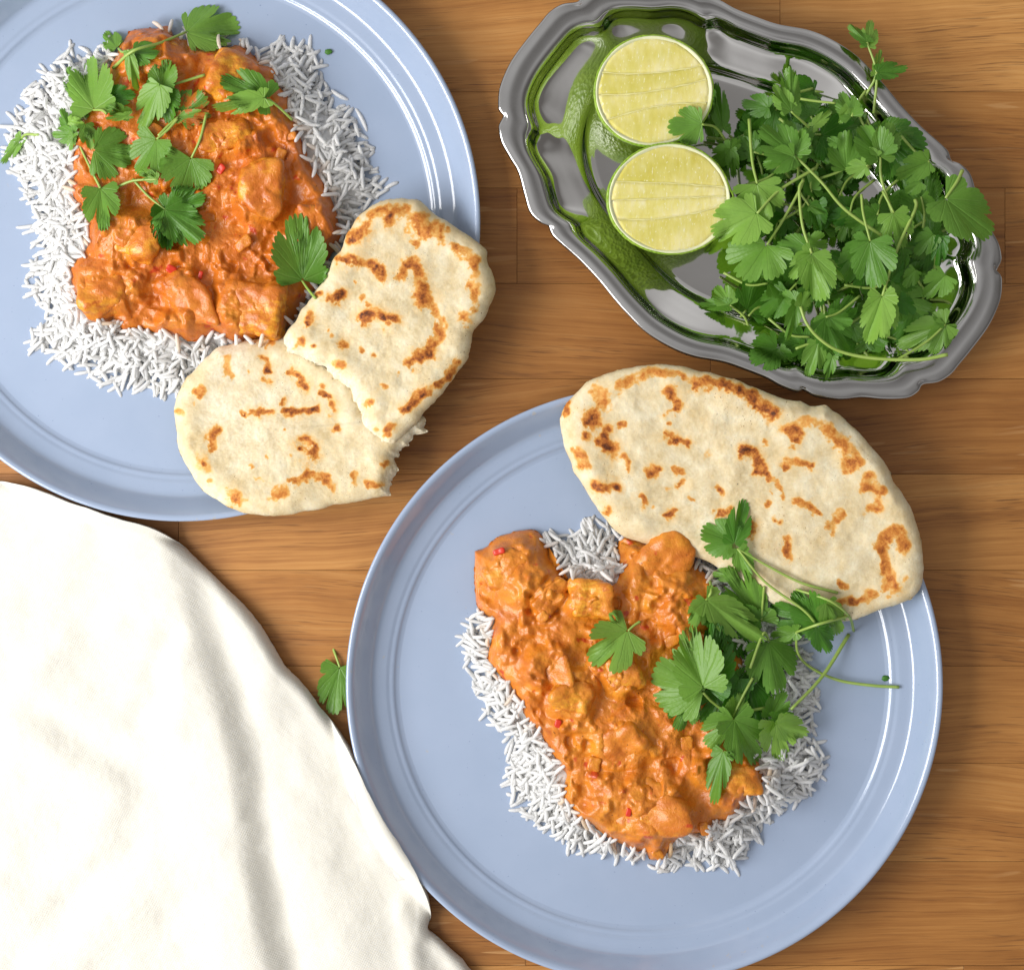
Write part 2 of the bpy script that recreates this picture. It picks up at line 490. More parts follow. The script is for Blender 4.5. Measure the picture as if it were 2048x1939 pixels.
def mat_pulp():
    t = NT('lime_pulp')
    co = t.coord('Object')
    v = t.mapping(co, (430, 120, 300), (0, 0, math.radians(5)))
    n = t.noise(v, 1.0, 4, 0.6, 0.4)
    b = t.noise(co, 75, 3, 0.5)
    g = t.noise(t.mapping(co, (1500, 520, 900)), 1.0, 1, 0.4)
    col = t.ramp(n, [(0.25, (0.77, 0.67, 0.17)), (0.48, (0.83, 0.75, 0.26)), (0.66, (0.86, 0.79, 0.36)), (0.80, (0.88, 0.84, 0.50))])
    col = t.mix(0.9, col, t.ramp(b, [(0.35, (0.88, 0.88, 0.62)), (0.65, (1.04, 1.04, 1.25))]), 'MULTIPLY')
    oi = t.n('ShaderNodeObjectInfo').outputs['Random']
    col = t.mix(1.0, col, t.ramp(oi, [(0.0, (0.86, 0.85, 0.60)), (1.0, (1.04, 1.04, 1.25))]), 'MULTIPLY')
    col = t.mix(t.ramp(g, [(0.66, 0.0), (0.72, 0.7)]), col, (0.90, 0.88, 0.62))  # whitish glints on the juice sacs, painted into the base colour
    t.set(Base_Color=col, Roughness=0.32, Normal=t.bump(n, 0.18, 0.0004), Subsurface_Weight=0.35, Subsurface_Radius=(0.004, 0.004, 0.001), Subsurface_Scale=0.6)
    return t.m

def mat_pith():
    t = NT('lime_pith')
    n = t.noise(t.coord('Object'), 500, 3, 0.6)
    t.set(Base_Color=t.mix(n, (0.66, 0.68, 0.36), (0.82, 0.83, 0.60)), Roughness=0.5, Normal=t.bump(n, 0.3, 0.0004), Subsurface_Weight=0.2,
          Subsurface_Radius=(0.002, 0.002, 0.001), Subsurface_Scale=0.5)
    return t.m

def mat_peel():
    t = NT('lime_peel')
    co = t.coord('Object')
    vo = t.n('ShaderNodeTexVoronoi'); vo.inputs['Scale'].default_value = 620; t.l(co, vo.inputs['Vector'])
    n = t.noise(co, 90, 3, 0.5)
    col = t.mix(n, (0.17, 0.33, 0.015), (0.34, 0.50, 0.045))
    t.set(Base_Color=col, Roughness=0.32, Normal=t.bump(vo.outputs['Distance'], 0.6, 0.0006))
    return t.m

def mat_plain(name, col, rough=0.5, **kw):
    t = NT(name)
    n = t.noise(t.coord('Object'), 400, 3, 0.55)
    t.set(Base_Color=t.mix(n, tuple(c * 0.85 for c in col), tuple(min(1, c * 1.12) for c in col)), Roughness=rough, Normal=t.bump(n, 0.3, 0.0004))
    return t.m

M = dict(wood=mat_wood(), plate=mat_plate(), basin=mat_steel('polished_steel', 0.09, (0.66, 0.65, 0.635)), rim=mat_steel('satin_steel', 0.20, (0.47, 0.465, 0.46)),
         curry=mat_curry('curry_sauce'), rice=mat_rice(), naan=mat_naan(), leaf=mat_leaf(), stem=mat_stem(), cloth=mat_cloth(),
         pulp=mat_pulp(), pith=mat_pith(), peel=mat_peel(), membrane=mat_plain('lime_membrane', (0.82, 0.77, 0.34), 0.4),
         pepper=mat_plain('red_pepper', (0.62, 0.035, 0.012), 0.3), onion=mat_plain('softened_onion', (0.66, 0.235, 0.030), 0.3),
         backing=mat_plain('table_core', (0.16, 0.075, 0.028), 0.7), seed=mat_plain('herb_fleck', (0.05, 0.18, 0.015), 0.5))

# ------------------------------------------------------------------ table top
top = obj('tabletop', [(x, y, z) for x in (-0.62, 0.62) for y in (-0.56, 0.56) for z in (-0.045, -0.0016)],
          [(0, 1, 3, 2), (4, 6, 7, 5), (0, 4, 5, 1), (2, 3, 7, 6), (0, 2, 6, 4), (1, 5, 7, 3)], M['backing'], smooth_=False, origin=(0, 0, -0.045))
tag(top, 'oak butcher block table top of glued staves', 'table', kind='structure')

def box_bevel(x0, x1, y0, y1, z0, z1, b):
    V = []; F = []
    for (z, i) in ((z0, 0), (z1 - b, 0), (z1, b)):
        V += [(x0 + i, y0 + i, z), (x1 - i, y0 + i, z), (x1 - i, y1 - i, z), (x0 + i, y1 - i, z)]
    for k in (0, 4):
        for j in range(4):
            a, c = k + j, k + (j + 1) % 4
            F.append((a, c, c + 4, a + 4))
    F.append((8, 9, 10, 11)); F.append((3, 2, 1, 0))
    return V, F

rng = random.Random(4)
ROWS = [-1160, -968, -776, -584, -392, -200, -8, 184, 376, 567, 757, 948, 1140, 1331, 1525, 1722, 1930, 2124, 2318, 2512, 2706, 2900, 3100]
JOINT = {184: [260, 1560], 376: [1034, 2010], 567: [1421], 757: [620], 948: [357, 2380], 1140: [1180], 1331: [-160, 1620], 1525: [860, 2260], 1722: [1051], -8: [1560]}
for i in range(len(ROWS) - 1):
    ya, yb = P(0, ROWS[i + 1])[1], P(0, ROWS[i])[1]
    js = JOINT.get(ROWS[i], [rng.uniform(0, 900), rng.uniform(1300, 2200)])
    xs = [-0.60] + [P(j, 0)[0] for j in js] + [0.60]
    g = 0.00009
    for a, b in zip(xs[:-1], xs[1:]):
        V, F = box_bevel(a + g, b - g, ya + g, yb - g, -0.0014, 0.0, 0.00006)
        pk = obj('plank', V, F, M['wood'], top, smooth_=False, origin=((a + b) / 2, (ya + yb) / 2, 0))
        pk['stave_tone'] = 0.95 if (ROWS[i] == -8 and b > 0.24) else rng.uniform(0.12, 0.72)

# ------------------------------------------------------------------ plates
PZ = 0.0190
PROF = [(0.0, 4.6), (60, 4.6), (100, 4.6), (110.5, 4.62), (112.3, 4.75), (113.6, 5.2), (114.4, 5.75), (115.2, 6.05), (116.4, 6.2), (117.2, 6.45), (118.2, 6.75), (120.5, 7.1),
        (122.8, 7.5), (124.2, 8.1), (125.2, 9.1), (126.2, 10.4), (128.0, 12.8), (130.0, 15.4), (131.6, 17.3), (132.7, 18.4), (133.5, 18.85), (134.3, 19.0), (135.0, 18.75), (135.4, 18.2), (135.2, 17.4),
        (134.0, 15.6), (131.0, 12.0), (127.0, 7.0), (121, 3.4), (110, 2.0), (94, 1.6), (92, 0.4), (90, 0.0), (87.5, 0.4), (86, 1.6), (40, 1.8), (0, 1.8)]
def catmull(pts, n):
    pts = np.asarray(pts, float)
    Pp = np.vstack([2 * pts[0] - pts[1], pts, 2 * pts[-1] - pts[-2]])
    out = []
    for i in range(1, len(Pp) - 2):
        p0, p1, p2, p3 = Pp[i - 1], Pp[i], Pp[i + 1], Pp[i + 2]
        for t in np.linspace(0, 1, n, endpoint=False):
            out.append(0.5 * ((2 * p1) + (-p0 + p2) * t + (2 * p0 - 5 * p1 + 4 * p2 - p3) * t * t + (-p0 + 3 * p1 - 3 * p2 + p3) * t ** 3))
    out.append(pts[-1])
    return np.array(out)

def revolve(prof, n, c):
    prof = np.asarray(prof)
    a = np.linspace(0, 2 * np.pi, n, endpoint=False)
    V = np.stack([c[0] + prof[:, 0, None] * np.cos(a), c[1] + prof[:, 0, None] * np.sin(a), np.repeat(prof[:, 1, None], n, 1)], -1).reshape(-1, 3)
    F = grid_faces(len(prof), n, True)
    return V, F[:, ::-1] if False else F

prof_s = catmull(np.array(PROF) / 1000.0, 4)
prof_s[:, 0] = np.maximum(prof_s[:, 0], 0.00005)
PLATE_R = np.array([p[0] for p in PROF[:22]]) / 1000.0
PLATE_H = np.array([p[1] for p in PROF[:22]]) / 1000.0
PC = [P(363, 444.5, PZ), P(1289, 1370, PZ)]
LBL_PLATE = ['pale blue round dinner plate with curry and torn flatbread halves', 'pale blue round dinner plate with curry and a whole flatbread']
for c, lb in zip(PC, LBL_PLATE):
    V, F = revolve(prof_s[:-1], 256, c)
    o = obj('dinner_plate', V, F, M['plate'], origin=(c[0], c[1], 0))
    tag(o, lb, 'plate', 'blue dinner plates')
gx = HX0 + (np.arange(HN) + 0.5) * HC
GX, GY = np.meshgrid(gx, gx, indexing='ij')
for c in PC:
    r = np.hypot(GX - c[0], GY - c[1])
    HM = np.where(r < 0.1353, np.maximum(HM, np.interp(r, PLATE_R, PLATE_H)), HM)

# ------------------------------------------------------------------ star shaped solids
def seg_dist(px, py, poly, closed=True):
    poly = np.asarray(poly, float)
    a = poly if closed else poly[:-1]
    b = np.roll(poly, -1, 0) if closed else poly[1:]
    out = np.full(np.shape(px), 1e9)
    for (ax, ay), (bx, by) in zip(a, b):
        dx, dy = bx - ax, by - ay
        L2 = dx * dx + dy * dy + 1e-20
        t = np.clip(((px - ax) * dx + (py - ay) * dy) / L2, 0, 1)
        np.minimum(out, np.hypot(px - ax - t * dx, py - ay - t * dy), out=out)
    return out

def inside(px, py, poly):
    poly = np.asarray(poly, float)
    res = np.zeros(np.shape(px), bool)
    for (ax, ay), (bx, by) in zip(poly, np.roll(poly, -1, 0)):
        c = ((ay > py) != (by > py)) & (px < (bx - ax) * (py - ay) / (by - ay + 1e-20) + ax)
        res ^= c
    return res

def star_edge(outline, c, n, jitter=0.0, jf=200.0, seed=0):
    """outline, c: world xy; -> n edge points, evenly spread along a smoothed outline"""
    q = catmull(np.vstack([outline, outline[:1]]), 8)[:-1]
    d = np.hypot(*(np.roll(q, -1, 0) - q).T); s = np.concatenate([[0], np.cumsum(d)])
    qq = np.vstack([q, q[:1]])
    u = np.linspace(0, s[-1], n, endpoint=False)
    e = np.stack([np.interp(u, s, qq[:, 0]), np.interp(u, s, qq[:, 1])], 1)
    if jitter:
        nrm = e - np.asarray(c); nrm /= np.linalg.norm(nrm, axis=1)[:, None]
        e = e + nrm * (fbm(e[:, 0], e[:, 1], freq=jf, octv=4, seed=seed) * jitter)[:, None]
    return e

def star_solid(edge, c, rad_t, top_fn, bot_fn, bot_t=(0.985, 0.93, 0.6, 0.25, 0.02)):
    n = len(edge); c = np.asarray(c)[:2]
    t = np.asarray(rad_t)[:, None, None]
    XY = c + (edge - c)[None] * t
    x, y = XY[..., 0].ravel(), XY[..., 1].ravel()
    d = seg_dist(x, y, edge[::4])
    zt = top_fn(x, y, d)
    Vt = np.stack([x, y, zt], 1)
    t2 = np.asarray(bot_t)[:, None, None]
    XB = c + (edge - c)[None] * t2
    xb, yb = XB[..., 0].ravel(), XB[..., 1].ravel()
    db = seg_dist(xb, yb, edge[::4])
    Vb = np.stack([xb, yb, bot_fn(xb, yb, db)], 1)
    V = np.vstack([Vt, Vb])
    F = grid_faces(len(rad_t) + len(bot_t), n, True)
    return V, F, x, y, d, len(Vt)

def rings(n, power=1.6, t0=0.004):
    u = np.linspace(0, 1, n)
    return t0 + (1 - t0) * (1 - (1 - u) ** power)

def path_xy(k, pts, z=0.0):
    return np.array([P(*Zp(k, *p), z)[:2] for p in pts])

# ------------------------------------------------------------------ rice and curry outlines
RICE = [path_xy('W', [(60, 190), (110, 128), (140, 105), (172, 112), (205, 92), (300, 60), (420, 80), (490, 100), (550, 84), (598, 100), (612, 150), (632, 190), (664, 222),
                      (690, 262), (702, 295), (722, 340), (742, 362), (720, 382), (690, 425), (655, 470), (600, 600), (540, 655), (470, 690), (420, 684), (370, 712), (330, 755), (290, 742), (240, 742), (200, 730),
                      (150, 700), (100, 682), (66, 660), (96, 620), (76, 570), (62, 540), (75, 480), (62, 450), (70, 400), (55, 360), (32, 340), (22, 310), (32, 270), (24, 242), (50, 220)], 0.008),
        path_xy('W', [(905, 1220), (925, 1190), (960, 1120), (1010, 1060), (1070, 1052), (1110, 1050), (1150, 1020), (1195, 1048), (1260, 1065), (1330, 1072), (1385, 1085), (1430, 1110), (1490, 1170),
                      (1540, 1240), (1562, 1300), (1570, 1370), (1560, 1420), (1582, 1468), (1570, 1505), (1556, 1540), (1510, 1550), (1462, 1600), (1440, 1640), (1412, 1672), (1350, 1660), (1290, 1672),
                      (1200, 1645), (1160, 1636), (1100, 1628), (1060, 1600), (1012, 1560), (994, 1520), (1002, 1440), (960, 1392), (930, 1350), (925, 1300), (910, 1250)], 0.008)]
CUR = [path_xy('W', [(138, 340), (135, 370), (150, 400), (165, 440), (168, 475), (140, 508), (135, 540), (150, 575), (200, 605), (235, 635), (290, 640), (340, 650), (370, 660), (402, 650), (416, 640),
                     (440, 655), (480, 660), (540, 642), (562, 620), (590, 580), (620, 530), (640, 480), (660, 450), (650, 410), (635, 370), (612, 330), (592, 300), (580, 260), (556, 205), (548, 172), (512, 130),
                     (484, 100), (455, 78), (400, 86), (360, 70), (330, 58), (290, 45), (250, 45), (226, 70), (220, 100), (205, 130), (190, 170), (170, 200), (150, 240), (140, 290)], 0.018),
       path_xy('W', [(920, 1070), (960, 1042), (1020, 1022), (1045, 1032), (1060, 1060), (1064, 1085), (1086, 1108), (1102, 1130), (1150, 1134), (1184, 1136), (1200, 1110), (1196, 1062), (1215, 1036),
                     (1260, 1050), (1310, 1066), (1350, 1090), (1385, 1130), (1412, 1180), (1430, 1250), (1445, 1330), (1450, 1420), (1472, 1478), (1480, 1500), (1470, 1530), (1440, 1552), (1416, 1584), (1384, 1588), (1372, 1610),
                     (1322, 1620), (1300, 1648), (1285, 1672), (1262, 1670), (1250, 1652), (1210, 1645), (1170, 1620), (1130, 1590), (1096, 1560), (1090, 1530), (1096, 1500), (1080, 1470), (1050, 1430), (1026, 1396), (1010, 1370), (985, 1330),
                     (950, 1290), (945, 1260), (950, 1222), (954, 1200), (926, 1182), (917, 1130)], 0.018)]
CURC = [P(*Zp('W', 390, 370), 0.018)[:2], P(*Zp('W', 1235, 1340), 0.018)[:2]]
PLZ = 0.0046

class DistGrid:
    """signed distance to an outline (inside positive), sampled on a 1 mm grid"""
    def __init__(self, poly):
        self.o = poly.min(0) - 0.02; self.c = 0.001
        n = np.ceil((poly.max(0) + 0.02 - self.o) / self.c).astype(int)
        X, Y = np.meshgrid(self.o[0] + np.arange(n[0]) * self.c, self.o[1] + np.arange(n[1]) * self.c, indexing='ij')
        self.g = seg_dist(X, Y, poly) * np.where(inside(X, Y, poly), 1, -1)
    def __call__(self, x, y):
        u = np.clip((np.asarray(x) - self.o[0]) / self.c, 0, self.g.shape[0] - 1.001); v = np.clip((np.asarray(y) - self.o[1]) / self.c, 0, self.g.shape[1] - 1.001)
        i, j = np.floor(u).astype(int), np.floor(v).astype(int); f, g = u - i, v - j
        G = self.g
        return (G[i, j] * (1 - f) + G[i + 1, j] * f) * (1 - g) + (G[i, j + 1] * (1 - f) + G[i + 1, j + 1] * f) * g
DR = [DistGrid(p) for p in RICE]
DC = [DistGrid(p) for p in CUR]

def rice_h(k, x, y):
    d = np.maximum(DR[k](x, y), 0)
    return PLZ + 0.0082 * smooth(-0.003, 0.017, d) * (d > 0)

# ------------------------------------------------------------------ chicken chunks and curry
#  (W px x, y), half sizes in mm (a, b, c), yaw degrees, bare amount, lift mm
CHUNK = [[(284, 92, 13, 10, 9, 20, 0.35, 4), (452, 150, 12, 13, 8, -30, 0.75, 4), (508, 372, 10.5, 13, 9, -14, 0.85, 7.5), (246, 462, 15, 12, 9, -18, 0.55, 6), (205, 556, 15, 12.5, 9, 24, 0.45, 5),
          (492, 598, 17, 12.5, 10, -8, 0.9, 5), (614, 432, 6.5, 10, 6, 24, 0.3, 6), (442, 262, 14, 9, 7, 12, 0.6, 4), (356, 575, 11, 14, 7, 14, 0.1, 4), (330, 300, 12, 10, 7, 40, 0.2, 3)],
         [(1000, 1104, 14, 13, 10, -34, 0.35, 6), (1144, 1160, 10.5, 8, 7, -8, 0.7, 6), (1282, 1098, 13, 15, 9, -28, 0.25, 5), (1112, 1346, 9.5, 11, 8, -30, 0.75, 5.5), (1200, 1300, 9, 11, 7.5, 35, 0.55, 5),
          (1062, 1292, 10, 9, 7, 10, 0.2, 4.5), (1205, 1440, 13, 12, 7, 30, 0.2, 4), (1240, 1565, 22, 15, 9, -12, 0.35, 5), (1432, 1508, 10.5, 9.5, 7, 20, 0.45, 4), (1064, 1150, 9, 6, 5, 40, 0.3, 6), (1330, 1180, 11, 10, 7, 15, 0.15, 4)]]

def ico(sub):
    import bmesh
    bm = bmesh.new(); bmesh.ops.create_icosphere(bm, subdivisions=sub, radius=1.0)
    V = np.array([v.co[:] for v in bm.verts]); F = np.array([[v.index for v in f.verts] for f in bm.faces]); bm.free()
    return V, F
ICO5 = ico(5); ICO3 = ico(3); ICO4 = ico(4)

CURRY_LBL = ['orange chicken curry topped with scattered coriander, beside torn flatbread', 'orange chicken curry topped with one coriander pile, beside whole flatbread']
SAUCE_H = []
for k in range(2):
    c0 = CURC[k]
    root = empty('chicken_curry', (c0[0], c0[1], PLZ))
    tag(root, CURRY_LBL[k], 'curry', 'portions of chicken curry')
    edge = star_edge(CUR[k], c0, 620, 0.0018, 160, 5 + k)
    chs = []
    for (wx, wy, a, b, c, yaw, bare, lift) in CHUNK[k]:
        p = P(*Zp('W', wx, wy), 0.024)
        chs.append((p, a / 1000, b / 1000, c / 1000, math.radians(yaw), bare, lift / 1000))
    def base_sauce(x, y, d, k=k, chs=chs):
        rh = rice_h(k, x, y)
        body = 0.0062 * np.sqrt(1 - (1 - np.clip(d / 0.0065, 0, 1)) ** 2)
        z = np.maximum(rh, PLZ) + 0.0006 + body
        lump = 0
        for (p, a, b, c, yw, bare, lift) in chs:
            dx, dy = x - p[0], y - p[1]
            u = (dx * math.cos(yw) + dy * math.sin(yw)) / a; v = (-dx * math.sin(yw) + dy * math.cos(yw)) / b
            q = (np.abs(u) ** 3 + np.abs(v) ** 3) ** (1 / 3)
            lump = np.maximum(lump, (lift - 0.0004) * (1 - smooth(0.70, 1.35, q)))
        return z + lump * smooth(0, 0.006, d)
    def top(x, y, d):
        z = base_sauce(x, y, d)
        w = smooth(0.0, 0.004, d)
        big = fbm(x, y, freq=85, octv=2, seed=31 + k)
        rid = 1 - np.abs(fbm(x, y, freq=120, octv=3, seed=77 + k))
        sm = fbm(x, y, freq=330, octv=3, seed=91 + k)
        lum = np.maximum(0, fbm(x, y, freq=165, octv=2, seed=12 + k))
        return z + w * (0.0034 * big + 0.0010 * (rid - 0.7) + 0.00055 * sm + 0.0038 * lum ** 1.15 - 0.0020 * smooth(0.28, 0.62, fbm(x, y, freq=110, octv=2, seed=171 + k)))
    def bot(x, y, d):
        return np.maximum(rice_h(k, x, y), PLZ) + 0.0004
    V, F, x, y, d, nt = star_solid(edge, c0, rings(190, 1.15), top, bot)
    bare = np.zeros(len(V))
    for (p, a, b, c, yw, br, lift) in chs:
        dx, dy = V[:, 0] - p[0], V[:, 1] - p[1]
        q = np.hypot(dx / (a * 1.15), dy / (b * 1.15))
        bare = np.maximum(bare, br * 0.45 * (1 - smooth(0.5, 1.1, q)))
    o = obj('sauce', V, F, M['curry'], root, origin=(c0[0], c0[1], PLZ), attrs={'bare': bare}); o['cream'] = float(k)
    hm_add(V[:nt])
    rr = np.random.RandomState(50 + k)
    for i, (p, a, b, c, yw, br, lift) in enumerate(chs):
        U, T = ICO5
        # hand cut block: a dozen flat faces with softened edges
        nrmls = np.vstack([np.array([[1, 0, 0], [-1, 0, 0], [0, 1, 0], [0, -1, 0], [0, 0, 1], [0, 0, -1]]) + rr.uniform(-0.28, 0.28, (6, 3)), rr.normal(0, 1, (6, 3))])
        nrmls /= np.linalg.norm(nrmls, axis=1)[:, None]
        hts = np.concatenate([rr.uniform(0.80, 1.05, 6), rr.uniform(0.88, 1.15, 6)])
        dt_ = np.maximum(U @ nrmls.T, 0) / hts[None]
        Q = U * (((dt_ ** 6).sum(1)) ** (-1 / 6))[:, None]
        Q = Q * np.array([a, b, c]) * 1.02
        Q = Q * (1 + 0.16 * fbm(U[:, 0] + 3 * i, U[:, 1], U[:, 2], freq=1.3, octv=2, seed=20 + i))[:, None]
        sk = rr.uniform(-0.22, 0.22, 4)
        Q[:, 0] += Q[:, 1] * sk[0]; Q[:, 2] += Q[:, 0] * sk[1] + Q[:, 1] * sk[2]
        Q[:, 0] *= 1 + sk[3] * Q[:, 1] / b
        cs, sn = math.cos(yw), math.sin(yw)
        Q = np.stack([Q[:, 0] * cs - Q[:, 1] * sn, Q[:, 0] * sn + Q[:, 1] * cs, Q[:, 2]], 1)
        zc = float(base_sauce(np.array([p[0]]), np.array([p[1]]), np.array([0.02]))[0]) - c * (0.78 if br < 0.5 else 0.58)
        N = U / np.linalg.norm(U, axis=1)[:, None]
        dsp = 0.0021 * fbm(Q[:, 0] + i, Q[:, 1], Q[:, 2], freq=110, octv=3, seed=7 + i) + 0.0012 * fbm(Q[:, 0], Q[:, 1] + i, Q[:, 2], freq=260, octv=4, seed=3 + i)
        fib = np.clip(fbm(Q[:, 0] * 0.4, Q[:, 1] * 1.6, Q[:, 2], freq=420, octv=2, seed=9 + i), 0, 1)
        Q = Q + N * (dsp + 0.0006 * br * fib)[:, None]
        Vc = Q + np.array([p[0], p[1], zc])
        Vc[:, 2] = np.maximum(Vc[:, 2], PLZ + 0.0035)
        bb = br * smooth(-0.25, 0.45, fbm(Q[:, 0], Q[:, 1], Q[:, 2], freq=75, octv=2, seed=60 + i) + 0.25 * N[:, 1] * -1)
        o = obj('chicken_chunk', Vc, T, M['curry'], root, attrs={'bare': np.clip(bb * 1.9, 0, 1)}); o['cream'] = float(k)
        hm_add(Vc)
    # onion and pepper bits lying in the sauce
    BITS = [[(425, 325, 'pepper', 2.2), (330, 520, 'pepper', 2.4), (470, 470, 'onion', 4.0), (450, 195, 'onion', 3.5), (385, 530, 'pepper', 1.8), (300, 250, 'onion', 3.4), (540, 300, 'onion', 3.5), (560, 260, 'onion', 2.6)],
            [(965, 1067, 'pepper', 2.6), (1050, 1192, 'onion', 3.0), (1080, 1400, 'pepper', 1.8), (1216, 1570, 'pepper', 2.2), (1170, 1255, 'onion', 3.2), (1300, 1240, 'onion', 4.0), (1150, 1480, 'onion', 3.4), (1365, 1606, 'onion', 3.0), (1276, 1660, 'onion', 3.2), (1330, 1440, 'onion', 3.4)]][k]
    for j, (wx, wy, kind, sz) in enumerate(BITS):
        p = P(*Zp('W', wx, wy), 0.024)
        U, T = ICO4
        e = 4.0
        Q = U / ((np.abs(U) ** e).sum(1) ** (1 / e))[:, None] * np.array([sz, sz * rr.uniform(0.6, 0.9), sz * 0.45]) / 1000
        Q = Q * (1 + 0.25 * fbm(Q[:, 0] + j, Q[:, 1], Q[:, 2], freq=300, octv=2, seed=j))[:, None]
        yw = rr.uniform(0, 3.1)
        Q = np.stack([Q[:, 0] * math.cos(yw) - Q[:, 1] * math.sin(yw), Q[:, 0] * math.sin(yw) + Q[:, 1] * math.cos(yw), Q[:, 2] + Q[:, 0] * 0.2], 1)
        zc = hm_get(np.array([p[0]]), np.array([p[1]]))[0]
        Vc = Q + np.array([p[0], p[1], zc + 0.0001])
        o = obj('pepper_piece' if kind == 'pepper' else 'onion_piece', Vc, T, M['pepper'] if kind == 'pepper' else M['curry'], root, attrs={'bare': np.full(len(Vc), 0.5)}); o['cream'] = float(k)
        hm_add(Vc)

# ------------------------------------------------------------------ rice
def grain_mesh(seed):
    r = random.Random(seed)
    L = 1.0; bend = r.choice([-1, 1]) * r.uniform(0.0, 0.075) ; n = 8; sides = 6
    V = []; F = []
    for i in range(n):
        t = i / (n - 1) * 2 - 1
        rad = [0.36, 0.78, 0.96, 1.03, 1.05, 0.98, 0.80, 0.40][i] * r.uniform(0.93, 1.07); t = [-1, -0.86, -0.55, -0.2, 0.2, 0.55, 0.86, 1][i]
        for j in range(sides):
            a = 2 * math.pi * j / sides
            V.append((t * 0.5 * L, bend * (t * t - 0.4) + rad * 0.096 * math.cos(a), rad * 0.084 * math.sin(a) - 0.05 * abs(t) ** 3))
    for i in range(n - 1):
        for j in range(sides):
            F.append((i * sides + j, i * sides + (j + 1) % sides, (i + 1) * sides + (j + 1) % sides, (i + 1) * sides + j))
    F.append(tuple(range(sides - 1, -1, -1))); F.append(tuple((n - 1) * sides + j for j in range(sides)))
    return np.array(V), F
GR = [grain_mesh(s) for s in range(8)]
GRM = []
GL = 0.0096
for V, F in GR:
    m = new_mesh('rice_grain', V * GL, F); m.materials.append(M['rice']); GRM.append(m)

def deposit(x, y, yaw, L, rad, maxslope=0.75):
    t = np.linspace(-0.46, 0.46, 9) * L
    xs, ys = x + t * math.cos(yaw), y + t * math.sin(yaw)
    h = hm_get(xs, ys)
    a = h[:4].max(); b = h[5:].max()
    sl = (b - a) / (0.62 * L)
    sl = max(-maxslope, min(maxslope, sl))
    ln = h[4] if False else (a + b) / 2
    zl = ln + sl * t
    need = (h - zl)
    lift = np.sort(need)[-2]
    zc = ln + lift
    # stamp
    nx, ny = -math.sin(yaw), math.cos(yaw)
    for w, f in ((-0.9, 0.55), (-0.45, 0.9), (0, 1.0), (0.45, 0.9), (0.9, 0.55)):
        X, Y = xs + nx * w * rad, ys + ny * w * rad
        ix, iy = hm_idx(X, Y)
        np.maximum.at(HM, (ix, iy), zc + sl * t + 2 * rad * f * 0.16)
    return zc + rad * 0.22, math.atan(sl)

